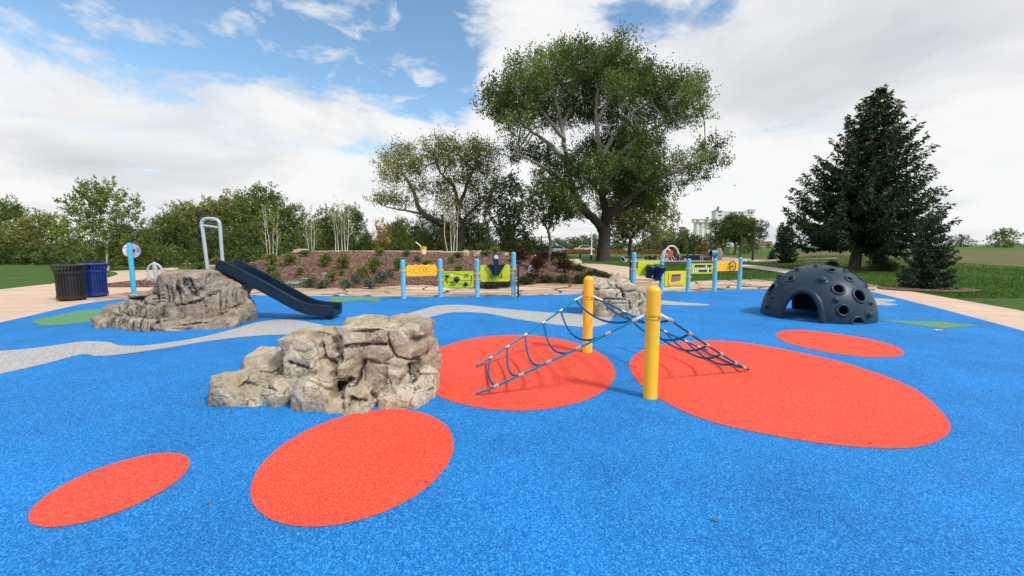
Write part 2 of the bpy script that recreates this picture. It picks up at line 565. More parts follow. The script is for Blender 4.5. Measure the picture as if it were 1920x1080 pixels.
SKY_HOLES = [(-0.82, 0.47, 0.40, 0.17, 0.62), (-0.36, 0.47, 0.30, 0.155, 0.48), (-0.19, 0.37, 0.10, 0.10, 0.30), (-0.12, 0.31, 0.06, 0.07, 0.16), (0.27, 0.45, 0.12, 0.05, 0.26), (0.44, 0.46, 0.06, 0.07, 0.30), (0.42, 0.13, 0.14, 0.02, 0.16), (-0.35, 0.2, 0.22, 0.02, 0.12)]
hole = None
for h in SKY_HOLES:
    g = gauss(*h)
    hole = g if hole is None else T.math('ADD', hole, g)
n1 = T.noise(cv.outputs[0], 1.9, 14, 0.66, 0.35)
dens = T.math('SUBTRACT', T.math('ADD', n1, 0.16), hole)
mask = T.ramp(dens, [(0.36, (0, 0, 0)), (0.43, (0.30,) * 3), (0.50, (0.86,) * 3), (0.60, (1, 1, 1))])
puff = T.math('SUBTRACT', T.noise(cv.outputs[0], 5.0, 9, 0.6, 0.3), T.math('MULTIPLY', n1, -0.35))
mask = T.math('MAXIMUM', mask, T.ramp(puff, [(0.71, (0, 0, 0)), (0.83, (0.62,) * 3)]))
n2 = T.noise(cv.outputs[0], 1.0, 9, 0.55, 0.35)
shade = T.math('ADD', n2, gauss(0.66, 0.36, 0.30, 0.13, -0.075))
shade = T.math('ADD', shade, gauss(-0.65, 0.145, 0.5, 0.06, -0.10))
ccol = T.ramp(shade, [(0.22, (6.1, 6.3, 6.7)), (0.40, (8.0, 8.1, 8.35)), (0.50, (9.5, 9.5, 9.5))])
skyc = T.mix(1.0, sky.outputs[0], (1.75, 2.0, 1.95), 'MULTIPLY')
allc = T.mix(mask, skyc, ccol)
T.l(allc, bg.inputs[0])
bg.inputs[1].default_value = 0.1

sl = bpy.data.lights.new('sun', 'SUN')
sl.energy = 3.2
sl.angle = R(8)
sl.color = (1.0, 0.95, 0.88)
so = bpy.data.objects.new('sun', sl)
COL.objects.link(so)
sd = Vector((math.sin(SUN_AZ) * math.cos(SUN_EL), math.cos(SUN_AZ) * math.cos(SUN_EL), math.sin(SUN_EL)))
so.rotation_euler = sd.to_track_quat('Z', 'Y').to_euler()
so.location = (10, -10, 20)
# ------------------------------------------------------------------ the setting
def sheet(name, pts, z, mat, parent=None, kind='structure'):
    """flat outline at height z"""
    bm = NB()
    vs = [bm.verts.new((p[0], p[1], z)) for p in pts]
    f = bm.faces.new(vs)
    bmesh.ops.triangulate(bm, faces=[f])
    for f in bm.faces:
        if f.normal.z < 0: f.normal_flip()
    o = fin(name, bm, mat, smooth=False, normals=False)
    tag(o, kind=kind)
    return o

def grid_mesh(name, xs, ys, hf, mat, keep=None, drop=0.0):
    nx, ny = len(xs), len(ys)
    co = np.zeros((ny, nx, 3))
    for j, y in enumerate(ys):
        for i, x in enumerate(xs):
            co[j, i] = (x, y, hf(x, y) - drop)
    faces = []
    for j in range(ny - 1):
        for i in range(nx - 1):
            if keep is None or keep((xs[i] + xs[i + 1]) / 2, (ys[j] + ys[j + 1]) / 2):
                a = j * nx + i
                faces.append((a, a + 1, a + nx + 1, a + nx))
    me = bpy.data.meshes.new(name)
    me.from_pydata(co.reshape(-1, 3).tolist(), [], faces)
    me.shade_smooth()
    me.materials.append(mat)
    o = bpy.data.objects.new(name, me)
    COL.objects.link(o)
    return o

xs = list(np.concatenate([np.linspace(-900, -70, 14), np.linspace(-60, 60, 121), np.linspace(70, 900, 14)]))
ys = list(np.concatenate([np.linspace(-30, 8, 8), np.linspace(10, 75, 66), np.linspace(80, 160, 17), np.linspace(200, 1800, 12)]))
lawn = grid_mesh('lawn', xs, ys, lambda x, y: lawn_h(x, y), MT['grass'])
tag(lawn, kind='structure')

# far edge of the blue surface, surveyed from the photo, closed behind the camera
edge_far = [gp(x, y) for x, y in ((-150, 640), (60, 592), (151, 571), (230, 560.5), (300, 554.5), (420, 554), (600, 555.5), (700, 556.5), (800, 557), (900, 556),
                                  (1000, 554), (1090, 552), (1200, 549), (1300, 546.5), (1400, 543), (1500, 540), (1580, 539), (1620, 544), (1690, 561), (1769, 581), (1900, 616), (2100, 675))]
blue_pts = edge_far + [Vector((9, -6, 0)), Vector((-9, -6, 0))]
play = sheet('play_surface', blue_pts, 0.012, MT['blue'])
# concrete apron on both sides, flagstone band between the surface and the mulch
pave_left = sheet('concrete_path', [gp(x, y) for x, y in ((-700, 800), (-500, 640), (-150, 560), (60, 536), (150, 527), (205, 520), (222, 514.5), (217, 510.5), (205, 508.5), (240, 506.6), (292, 506.2), (330, 508), (360, 512), (400, 522), (420, 545), (440, 575), (200, 590), (60, 640), (-300, 800))], 0.004, MT['concrete'])
pave_right = sheet('pavement', [gp(x, y) for x, y in ((1560, 560), (1560, 524), (1600, 528.5), (1700, 545), (1769, 557), (1900, 580), (2200, 640), (2600, 760), (2400, 800), (2000, 680), (1769, 600), (1640, 570))], 0.004, MT['concrete'])
flag_pts = [gp(x, y) for x, y in ((175, 556.5), (240, 548), (300, 543), (340, 538), (420, 538), (520, 534), (640, 532), (760, 524), (830, 528), (960, 526), (1040, 523), (1130, 520), (1180, 512), (1260, 512), (1290, 527.5), (1360, 526), (1480, 522), (1560, 523), (1640, 535), (1640, 575), (1300, 565), (800, 580), (420, 580), (180, 580))]
flag = sheet('flagstone_paving', flag_pts, 0.008, MT['flag'])
path_walk = sheet('brick_path', [gp(x, y) for x, y in ((1095, 494.5), (1130, 495.5), (1180, 501), (1200, 507), (1205, 518), (1230, 524), (1150, 525), (1140, 512), (1110, 503), (1085, 498))], 0.02, MT['concrete'])

def ribbon_on(name, px, z, mat, n=10):
    """closed outline in photo pixels, laid on the lawn"""
    pts = spline([gph(x, y, lawn_h) for x, y in px], n)
    bm = NB()
    vs = [bm.verts.new((p.x, p.y, lawn_h(p.x, p.y) + z)) for p in pts]
    f = bm.faces.new(vs)
    bmesh.ops.triangulate(bm, faces=[f])
    for f in bm.faces:
        if f.normal.z < 0: f.normal_flip()
    o = fin(name, bm, mat, smooth=False, normals=False)
    return tag(o, kind='structure')

def strip_on(name, px, mat, z=0.03, kind='structure'):
    """path along the lawn: list of (far edge pixel, near edge pixel)"""
    bm = NB()
    a = spline([gph(*p[0], lawn_h) for p in px], 10, False)
    b = spline([gph(*p[1], lawn_h) for p in px], 10, False)
    va, vb, vm = [], [], []
    for p, q in zip(a, b):
        row = []
        for t in (0, .33, .67, 1):
            w = p.lerp(q, t)
            row.append(bm.verts.new((w.x, w.y, lawn_h(w.x, w.y) + z)))
        va.append(row)
    for r0, r1 in zip(va, va[1:]):
        for k in range(3):
            bm.faces.new((r0[k], r0[k + 1], r1[k + 1], r1[k]))
    for f in bm.faces:
        f.normal_update()
        if f.normal.z < 0: f.normal_flip()
    o = fin(name, bm, mat, smooth=True, normals=False)
    return tag(o, kind=kind)

strip_on('footpath', [((1392, 496.5), (1380, 500)), ((1440, 501), (1420, 505.5)), ((1475, 506), (1462, 511.5)), ((1520, 512), (1500, 519)), ((1600, 524), (1560, 532))], MT['concrete_grey'])
strip_on('promenade', [((1330, 484), (1330, 487)), ((1390, 485.5), (1385, 489.5)), ((1425, 487.5), (1415, 492)), ((1500, 486.2), (1490, 487.6)), ((1570, 484.3), (1570, 485.5))], MT['concrete'], 0.03)

# mulch mound
mx = list(np.arange(-17.5, 6.0, 0.2))
my = list(np.arange(13.0, 38, 0.2))
def mfull(x, y):
    h = mound_h(x, y)
    return h + 0.045 * noise.fractal(Vector((x * 1.6, y * 1.6, 0)), 0.8, 2.0, 4) * min(1, h * 6 + 0.2)
def mulch_keep(x, y):
    yb = mound_base(x) + 0.25 * noise.noise(Vector((x * 1.3, 5, 0)))
    return y > yb - 0.1 and mound_h(x, y) > 0.008
mound = grid_mesh('mulch_mound', mx, my, lambda x, y: mfull(x, y) + 0.012, MT['mulch'], mulch_keep)
tag(mound, kind='structure')

# stone curb along the crest of the mound
bm = NB()
cx = -12.0
i = 0
while cx < -1.2:
    L = random.uniform(0.5, 1.1)
    y = 24.1 + 0.25 * math.sin(cx * 0.5)
    vs = box(bm, (cx + L / 2, y, mound_h(cx, y) + 0.0), (L - 0.02, 0.4, 0.13), Matrix.Rotation(random.uniform(-.03, .03), 3, 'Z'), 0.025)
    cx += L
tag(fin('stone_kerb', bm, MT['stone_pale']), kind='structure')

# ---- coloured patches of the rubber surface
def fit_ellipse(pxs):
    P = [gp(x, y, 0.016) for x, y in pxs]
    X = np.array([p.x for p in P]); Yv = np.array([p.y for p in P])
    mxx, myy = X.mean(), Yv.mean()
    x, y = X - mxx, Yv - myy
    D = np.stack([x * x, x * y, y * y, x, y], 1)
    s, *_ = np.linalg.lstsq(D, np.ones(len(x)), rcond=None)
    A, B, C_, Dd, E = s
    M = np.array([[A, B / 2], [B / 2, C_]])
    c = np.linalg.solve(2 * M, -np.array([Dd, E]))
    k = 1 + c @ M @ c
    w, V = np.linalg.eigh(M / k)
    return [Vector((mxx + c[0] + V[0, 0] * math.cos(t) / math.sqrt(w[0]) + V[0, 1] * math.sin(t) / math.sqrt(w[1]),
                    myy + c[1] + V[1, 0] * math.cos(t) / math.sqrt(w[0]) + V[1, 1] * math.sin(t) / math.sqrt(w[1]), 0)) for t in np.linspace(0, 2 * PI, 96, endpoint=False)]

def patch(name, pts, mat, z=0.016):
    o = sheet(name, pts, z, mat)
    return o

E1 = [(357, 865), (350, 852), (320, 849), (270, 855), (200, 873), (151, 892), (151, 978), (200, 969), (260, 945), (310, 915), (345, 885)]
E2 = [(476, 912), (480, 890), (500, 858), (540, 825), (590, 797), (650, 779), (700, 772), (750, 769), (800, 775), (835, 792), (850, 815), (851, 830), (840, 862), (820, 890), (780, 925), (730, 955), (680, 975), (620, 988), (570, 991), (530, 984), (500, 968), (482, 940)]
E3 = [(870, 638), (920, 630), (970, 628), (1020, 631), (1070, 640), (1110, 655), (1140, 675), (1155, 698), (1152, 715), (1130, 735), (1100, 748), (1050, 762), (1000, 769), (950, 769), (900, 764), (850, 753), (820, 742)]
E5 = [(1453.5, 630), (1465, 623), (1489, 620.5), (1520.5, 621.7), (1593, 631), (1641, 640), (1677, 650.6), (1695, 663), (1684, 670), (1641, 671.6), (1593, 668.7), (1532.5, 659), (1484, 647), (1460, 636)]
for e in (E1, E2, E3):
    patch('red_ground_spot', fit_ellipse(e), MT['red'])
patch('red_ground_spot', spline([gp(*p) for p in E5], 8), MT['red'])
E4o = [(1180, 684), (1184, 700), (1200, 722), (1240, 752), (1290, 778), (1345, 797), (1400, 810), (1484, 826), (1568, 838), (1641, 843.5), (1689, 844), (1715, 842), (1740, 836.5), (1763, 827), (1778, 815), (1782, 801), (1769, 779.5), (1742, 752), (1713, 731), (1665, 709.6), (1617, 693), (1573.5, 679.5), (1532.5, 670), (1472, 657), (1400, 645), (1345, 640.5), (1290, 642), (1230, 650), (1195, 664)]
patch('red_ground_spot', spline([gp(*p) for p in E4o], 8), MT['red'])
G1 = [(-60, 668), (60, 655), (151, 642.5), (185, 642), (205, 643.5), (218, 648), (232, 650), (270, 649.5), (330, 642), (390, 631), (440, 618), (480, 606), (520, 601), (560, 602), (600, 610), (640, 618), (680, 612), (720, 600), (760, 590), (800, 579), (820, 574), (850, 572.5), (880, 573.5), (920, 578), (960, 581.5), (1000, 585), (1040, 588), (1075, 589), (1120, 588), (1146, 593), (1145, 603), (1135, 610), (1115, 614), (1085, 614), (1050, 611), (1010, 606), (960, 598), (920, 590), (890, 587), (860, 586.5), (840, 588), (815, 594), (780, 604), (740, 614), (690, 628), (640, 632), (590, 630), (545, 629), (500, 630), (440, 635), (380, 643), (320, 653), (260, 662), (210, 668), (180, 669.5), (151, 667), (60, 690), (-60, 710)]
patch('grey_ground_ribbon', spline([gp(*p) for p in G1], 6), MT['grey'], 0.016)
patch('grey_ground_ribbon', spline([gp(*p) for p in ((1150, 563), (1200, 563.5), (1238, 564), (1280, 568), (1320, 571), (1330, 572.5), (1322, 574), (1280, 573.5), (1240, 572), (1190, 569), (1150, 567))], 6), MT['grey'])
patch('grey_ground_ribbon', spline([gp(*p) for p in ((1600, 559), (1640, 560), (1668, 562), (1680, 564.5), (1670, 567), (1656, 567.3), (1672, 570), (1683, 572.5), (1668, 574), (1640, 573), (1600, 571))], 6), MT['grey'])
patch('grey_ground_ribbon', spline([gp(*p) for p in ((1455, 556), (1490, 554), (1530, 553), (1560, 556), (1530, 560), (1490, 561), (1460, 560))], 6), MT['grey'])
patch('green_ground_patch', spline([gp(*p) for p in ((60, 604), (100, 594), (151, 584), (190, 580.5), (225, 579), (240, 582), (222, 590), (190, 601), (151, 606.5), (90, 612))], 6), MT['green'])
patch('green_ground_patch', [gp(*p) for p in ((598, 557.3), (640, 558), (700, 557.8), (712, 558.5), (714, 561), (708, 563), (718, 567.5), (700, 566), (685, 563.8), (670, 564.5), (655, 565.5), (640, 568.5), (615, 569), (608, 568), (625, 562))], MT['green'])
patch('green_ground_patch', [gp(*p) for p in ((1648, 602.5), (1700, 603), (1769, 605), (1840, 612), (1769, 617.5), (1720, 611), (1680, 606))], MT['green'])
patch('lilac_ground_patch', spline([gph(*p, lawn_h) for p in ((1180, 487), (1240, 485), (1300, 484), (1350, 482.5), (1392, 484.5), (1395, 488), (1340, 491), (1270, 491.8), (1200, 491.5))], 6), paint('lilac_rubber', (0.42, 0.27, 0.40), 0.8, 0.5, 0.5), 0.05) 

# far hills: a low ridge closing the horizon
bm = NB()
rs = []
for k in range(80):
    a = R(-60 + 120 * k / 79)
    D = 1500
    hgt = 6 + 8 * noise.noise(Vector((k * 0.17, 3, 0)))
    p = Vector((math.sin(a) * D, math.cos(a) * D, -2))
    rs.append((bm.verts.new(p), bm.verts.new(p * 1.15 + Vector((0, 0, max(3, hgt))))))
for a, b in zip(rs, rs[1:]):
    bm.faces.new((a[0], b[0], b[1], a[1]))
tag(fin('hills', bm, paint('hazy_hills', (0.16, 0.2, 0.2), 0.9, 0.2, 0.01)), kind='structure')

# a few fallen leaves and flecks of grit blown over the surface
lr = np.random.default_rng(44)
bm = NB()
for k in range(170):
    x, y = lr.uniform(-9, 8), 1.6 + 11 * lr.random() ** 0.8
    a = lr.uniform(0, 6.28); s_ = lr.uniform(.008, .022)
    u_ = Vector((math.cos(a), math.sin(a), 0)); v_ = Vector((-u_.y, u_.x, 0))
    c = Vector((x, y, .0215))
    q = [c - u_ * s_, c + v_ * s_ * .5 + Vector((0, 0, lr.uniform(0, .006))), c + u_ * s_ + Vector((0, 0, lr.uniform(0, .008))), c - v_ * s_ * .5]
    bm.faces.new([bm.verts.new(p) for p in q])
dl = fin('fallen_leaves', bm, paint('dry_leaf', (0.16, 0.10, 0.04), 0.8, 0.6, 40), smooth=False, normals=False)
tag(dl, kind='stuff')
# ------------------------------------------------------------------ cast rocks
def stone(bm, c, size, rot=(0, 0, 0), seed=0, n=34, boxy=0.72):
    """a chipped block: convex hull of jittered points on a box-like body"""
    r = random.Random(seed)
    q = Matrix.Rotation(rot[2], 3, 'Z') @ Matrix.Rotation(rot[1], 3, 'Y') @ Matrix.Rotation(rot[0], 3, 'X')
    vs = []
    for k in range(n):
        z = 1 - 2 * (k + 0.5) / n
        t = k * 2.399963 + r.uniform(-.3, .3)
        s = math.sqrt(max(0, 1 - z * z))
        d = Vector((s * math.cos(t), s * math.sin(t), z))
        m = max(abs(d.x), abs(d.y), abs(d.z))
        d = d.lerp(d / m * 0.92, boxy) * r.uniform(0.9, 1.06)
        p = Vector((d.x * size[0] / 2, d.y * size[1] / 2, d.z * size[2] / 2))
        vs.append(bm.verts.new(Vector(c) + q @ p))
    bmesh.ops.convex_hull(bm, input=vs)
    loose = [v for v in bm.verts if not v.link_faces]
    bmesh.ops.delete(bm, geom=loose, context='VERTS')

def fuse(bm, voxel, smooth=3, disp=None):
    """one closed cast skin over the blocks, then chiselled"""
    me = bpy.data.meshes.new('tmp')
    bmesh.ops.recalc_face_normals(bm, faces=bm.faces)
    bm.to_mesh(me); bm.free()
    o = bpy.data.objects.new('tmp', me)
    COL.objects.link(o)
    m = o.modifiers.new('r', 'REMESH'); m.mode = 'VOXEL'; m.voxel_size = voxel
    if smooth:
        s = o.modifiers.new('s', 'SMOOTH'); s.iterations = smooth; s.factor = 0.5
    dg = bpy.context.evaluated_depsgraph_get()
    out = bpy.data.meshes.new_from_object(o.evaluated_get(dg))
    bpy.data.objects.remove(o)
    bpy.data.meshes.remove(me)
    if disp:
        n = len(out.vertices)
        co = np.empty(n * 3); out.vertices.foreach_get('co', co); co = co.reshape(-1, 3)
        no = np.empty(n * 3); out.vertex_normals.foreach_get('vector', no); no = no.reshape(-1, 3)
        d = np.array([disp(Vector(p)) for p in co])
        co += no * d[:, None]
        out.vertices.foreach_set('co', co.ravel())
        out.update()
    return out

def to_px(p):
    v = Vector((p[0], p[1], p[2] - CH))
    d = v.y * CPI - v.z * SPI
    return 960 + F * v.x / d, 540 - F * (v.y * SPI + v.z * CPI) / d

def carve(me, lines, k0, ox, oy, mpp):
    """chisel grooves into the front of a rock: lines are (points in a detail view, half width px, depth m)"""
    n = len(me.vertices)
    co = np.empty(n * 3); me.vertices.foreach_get('co', co); co = co.reshape(-1, 3)
    no = np.empty(n * 3); me.vertex_normals.foreach_get('vector', no); no = no.reshape(-1, 3)
    v = co - np.array([0, 0, CH])
    d = v[:, 1] * CPI - v[:, 2] * SPI
    px = 960 + F * v[:, 0] / d
    py = 540 - F * (v[:, 1] * SPI + v[:, 2] * CPI) / d
    face = -(no * (v / np.linalg.norm(v, axis=1)[:, None])).sum(1)
    face = np.clip((face + .05) / .35, 0, 1)
    jit = np.array([noise.fractal(Vector(p) * (2.2 / mpp), 0.9, 2.0, 3) for p in co]) * 1.8
    tot = np.zeros(n); under = np.zeros(n)
    for pts, w, dep in lines:
        pts = [(ox + a / k0, oy + b / k0) for a, b in pts]
        best = np.full(n, 1e9); tt = np.zeros(n); ly = np.zeros(n)
        L_ = len(pts) - 1
        for q in range(L_):
            ax, ay = pts[q]; bx, by = pts[q + 1]
            ex, ey = bx - ax, by - ay
            l2 = ex * ex + ey * ey
            t = np.clip(((px - ax) * ex + (py - ay) * ey) / l2, 0, 1)
            dd = np.hypot(px - ax - t * ex, py - ay - t * ey)
            m = dd < best
            best[m] = dd[m]; tt[m] = ((q + t) / L_)[m]; ly[m] = (ay + t * ey)[m]
        best = np.abs(best + jit * .5 * (best < 6 * w))
        prof = np.exp(-(best / w) ** 1.4)
        fade = np.clip(np.minimum(tt, 1 - tt) * 6 + .35, 0, 1)
        tot = np.maximum(tot, prof * dep * fade)
        under = np.maximum(under, np.exp(-best / (4.5 * w)) * (py > ly) * dep * (.55 if dep > .055 or w > 2 else .2) * fade)
    co -= no * ((tot + under) * face)[:, None]
    me.vertices.foreach_set('co', co.ravel())
    me.update()
    return me

def put(name, me, mat, parent=None, loc=None, smooth=True):
    base = wloc(parent) if parent is not None else Vector(loc or (0, 0, 0))
    me.transform(Matrix.Translation(-base))
    me.name = name
    me.materials.clear()
    me.materials.append(mat)
    if smooth: me.shade_smooth()
    o = bpy.data.objects.new(name, me)
    COL.objects.link(o)
    if parent is not None: o.parent = parent
    else: o.location = base
    return o

def chisel(k, amp, cr, cscale, off=0.0, strata=None):
    def f(p):
        q = Vector((p.x + off, p.y, p.z))
        w = Vector((noise.noise(q * 3), noise.noise(q * 3 + Vector((9, 0, 0))), noise.noise(q * 3 + Vector((0, 9, 0))))) * 0.12
        v = noise.voronoi((q + w) * cscale)[0]
        e = v[1] - v[0]
        crack = -cr * max(0, 1 - e / 0.10) ** 1.5
        b = noise.fractal(q * k, 0.9, 2.1, 5) * amp
        r = abs(noise.noise(q * k * 2.3 + Vector((4, 4, 4)))) * amp * 0.7
        g = noise.fractal(q * 22, 0.8, 2.0, 3) * amp * 0.18
        s = 0
        if strata:
            s = strata * math.sin(((q.x + w.x * 3) * 20) + 3 * noise.noise(q * 2)) * (0.3 + 0.7 * abs(noise.noise(q * 1.6)))
        return crack + b - r + g + s
    return f

def blocks(bm, L, seed=0):
    """(px, py, depth of the visible face, width px, height px, thickness m, tilt)"""
    for i, (px, py, Y, w, h, th, *t) in enumerate(L):
        c = wp(px, py, Y)
        s = Y / F
        rot = t[0] if t else (0, 0, 0)
        bx_ = t[1] if len(t) > 1 else 0.72
        d = Vector((c.x, c.y, 0)).normalized()
        hh = h * s * 1.08
        if h < 70 and c.z - hh / 2 < 0.12:
            Yb = gp(px, py + h / 2).y
            if Yb < Y:
                Y = Yb; c = wp(px, py, Y); s = Y / F; hh = h * s * 1.08
        if c.z - hh / 2 < 0.12:                  # blocks that stand on the surface are rooted in it
            zt = c.z + hh / 2
            hh = zt + 0.16
            c.z = zt - hh / 2
            if hh > .22: rot = (rot[0] * .3, rot[1] * .4, rot[2])
        stone(bm, c + d * (th * 0.45), (w * s * 1.08, th, hh), rot, seed + i, 34 if bx_ < .8 else 60, bx_)

bm = NB()
A = [  # px, py, Y, w, h, thickness, rotation(x, y, z)
    (729, 690, 4.09, 166, 160, 0.86, (-0.05, 0.02, -0.04), 0.9),     # body
    (716, 742, 4.06, 160, 82, 0.9, (-0.1, 0, 0.06)),
    (602, 702, 4.04, 104, 132, 0.8, (-0.10, 0.08, 0.06), 0.82),    # left lobe
    (690, 620, 4.15, 100, 36, 0.6, (0.05, -0.04, 0.05)),   # top left slab
    (768, 624, 4.14, 92, 46, 0.62, (0.05, 0.02, -0.05)),  # top right slab
    (685, 640, 4.06, 90, 31, 0.40, (0.05, -0.09, 0.0)),     # ledge
    (655, 668, 4.10, 56, 26, 0.40, (0, 0.1, 0)),
    (708, 671, 4.06, 64, 28, 0.40, (0.1, -0.2, 0)),
    (768, 655, 4.12, 82, 52, 0.60, (0, 0.10, -0.1)),
    (793, 692, 4.22, 30, 110, 0.62, (0.02, 0.03, -0.45)),
    (744, 706, 4.04, 62, 66, 0.45, (0.1, -0.3, 0.15)),
    (655, 696, 4.03, 40, 46, 0.40, (0, 0.1, 0)),
    (680, 742, 3.88, 66, 52, 0.50, (0.35, -0.1, 0.1)),
    (755, 750, 3.98, 124, 40, 0.6, (0.25, -0.14, -0.15)),
    (786, 732, 4.26, 46, 60, 0.6, (0.15, -0.25, -0.4)),
    (640, 764, 3.85, 76, 26, 0.45, (0.35, 0.05, 0.0)),
    (668, 777, 3.79, 66, 14, 0.4, (0.3, 0, 0)),
    (590, 742, 3.92, 84, 66, 0.50, (0.25, 0.22, 0.25)),
    (577, 653, 4.14, 82, 52, 0.60, (-0.1, -0.25, 0.1)),
    (600, 636, 4.28, 96, 30, 0.6, (-0.2, -0.05, 0.1)),
    (624, 655, 4.07, 34, 54, 0.40, (0, 0.05, 0.1)),
    (612, 699, 3.99, 62, 46, 0.45, (0.2, 0.35, 0.1)),
]
A = [(a[0], a[1], a[2] - 0.05) + a[3:] for a in A]
blocks(bm, A, 10)
me = fuse(bm, 0.0105, 3, chisel(3.0, 0.026, 0.005, 3.6, 0.3))
carve(me, [
    ([(1035, 370), (1100, 352), (1230, 347), (1330, 337), (1390, 350)], 2.6, .045),
    ([(1385, 250), (1395, 330), (1430, 400), (1460, 440), (1560, 460), (1640, 440), (1700, 400)], 2.2, .04),
    ([(1110, 248), (1250, 242), (1400, 205), (1490, 192)], 3.2, .03),
    ([(1028, 280), (1033, 370), (1040, 470)], 2.4, .04),
    ([(1210, 440), (1190, 490), (1170, 570), (1095, 640)], 4.0, .07),
    ([(1210, 450), (1290, 482), (1400, 492)], 2.2, .03),
    ([(1550, 480), (1560, 560), (1540, 640)], 2.2, .03), ([(1592, 480), (1605, 560), (1572, 630)], 6.0, .075),
    ([(1015, 380), (1012, 465)], 2.6, .035), ([(900, 330), (915, 400), (930, 465)], 2.2, .03),
    ([(820, 530), (850, 462), (920, 440), (1000, 482)], 1.8, .02),
    ([(640, 470), (720, 500), (800, 525)], 2.6, .035), ([(690, 590), (790, 602), (900, 650), (990, 692)], 2.0, .025),
    ([(850, 600), (950, 622), (1020, 600)], 1.8, .02),
    ([(1060, 830), (1050, 740), (1012, 640)], 2.4, .03),
    ([(1110, 742), (1180, 768), (1250, 745)], 4.5, .045),
    ([(1290, 830), (1302, 760), (1282, 690)], 2.6, .03),
    ([(1580, 672), (1650, 640)], 3.0, .03), ([(1690, 692), (1750, 672)], 1.8, .02),
    ([(1752, 150), (1758, 300), (1748, 400)], 1.8, .025),
    ([(680, 380), (760, 398), (820, 372)], 1.8, .018),
    ([(1330, 560), (1400, 600), (1420, 680)], 1.8, .015), ([(1180, 480), (1230, 600)], 2.6, .03),
    ([(1340, 480), (1420, 440), (1440, 380)], 2.0, .025)], 4.0, 380, 560, 1.0)
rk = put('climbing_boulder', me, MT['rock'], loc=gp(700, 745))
tag(rk, 'largest tan cast climbing rock with blocky ledges, nearest the camera beside the red spots', 'climbing rock')

bm = NB()
B = [
    (506, 712, 4.16, 104, 104, 0.56, (0.1, 0.05, 0.3), 0.12),
    (528, 738, 4.04, 62, 54, 0.42, (0.1, 0.1, 0), 0.2),
    (440, 733, 4.12, 92, 62, 0.46, (0.1, -0.1, 0.3), 0.15),
    (470, 724, 3.98, 46, 40, 0.3, (0.3, 0.15, 0), 0.3),
    (478, 746, 3.98, 110, 34, 0.44, (0.2, 0, 0), 0.25),
]
blocks(bm, B, 60)
me = fuse(bm, 0.010, 10, chisel(3.0, 0.030, 0.004, 3.0, 2.0))
carve(me, [([(270, 660), (330, 620), (450, 640), (560, 690)], 2.2, .03), ([(350, 570), (340, 640)], 1.8, .02), ([(620, 500), (690, 560), (720, 600)], 3.0, .05), ([(420, 540), (520, 560), (600, 520)], 2.2, .015)], 4.0, 380, 560, 1.0)
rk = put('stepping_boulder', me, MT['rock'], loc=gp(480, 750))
tag(rk, 'low rounded tan stepping rock tucked against the left foot of the largest climbing rock', 'climbing rock')

# rock in the middle distance behind the rope net
bm = NB()
Cc = [
    (1146, 563, 9.25, 100, 66, 0.9),
    (1125, 538, 9.15, 68, 32, 0.8, (0, 0.05, 0)),
    (1160, 536, 9.15, 42, 30, 0.8, (0.05, 0.2, 0)),
    (1190, 548, 9.2, 36, 24, 0.7, (0, 0.05, 0)),
    (1140, 553, 8.98, 60, 22, 0.5, (0.1, -0.15, 0)),
    (1183, 563, 9.02, 44, 26, 0.6, (0, -0.1, 0)),
    (1158, 557, 8.95, 18, 18, 0.4, (0, 0.3, 0)),
    (1195, 575, 9.15, 28, 30, 0.6),
    (1108, 560, 9.05, 34, 40, 0.7, (0, 0.2, 0)),
    (1160, 575, 8.88, 44, 22, 0.5, (0.15, 0.05, 0)),
    (1120, 582, 8.95, 50, 22, 0.6, (0.2, 0, 0)),
    (1165, 588, 8.92, 70, 14, 0.6, (0.2, 0.08, 0)),
]
blocks(bm, Cc, 120)
me = fuse(bm, 0.016, 2, chisel(2.6, 0.03, 0.016, 3.0, 5.0))
carve(me, [
    ([(470, 370), (600, 365), (740, 350), (920, 355)], 1.6, .05), ([(680, 220), (750, 290), (790, 340)], 1.4, .05), ([(830, 260), (880, 340), (940, 370), (990, 440)], 1.6, .06),
    ([(990, 420), (1100, 420), (1220, 400)], 1.4, .045), ([(980, 430), (990, 500), (1030, 570)], 1.6, .06), ([(850, 520), (870, 460), (960, 420)], 1.3, .045), ([(480, 560), (600, 560), (740, 540), (980, 560)], 1.5, .055),
    ([(750, 640), (900, 620), (1060, 620)], 1.2, .03), ([(1080, 580), (1100, 680), (1090, 740)], 1.4, .05), ([(1230, 400), (1260, 520), (1240, 560)], 1.3, .04), ([(740, 560), (700, 660), (720, 760)], 1.4, .04)], 9.0, 1060, 500, 2.0)
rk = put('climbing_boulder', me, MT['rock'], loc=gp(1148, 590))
tag(rk, 'boxy tan climbing rock standing behind the rope climber in front of the drum panel', 'climbing rock')

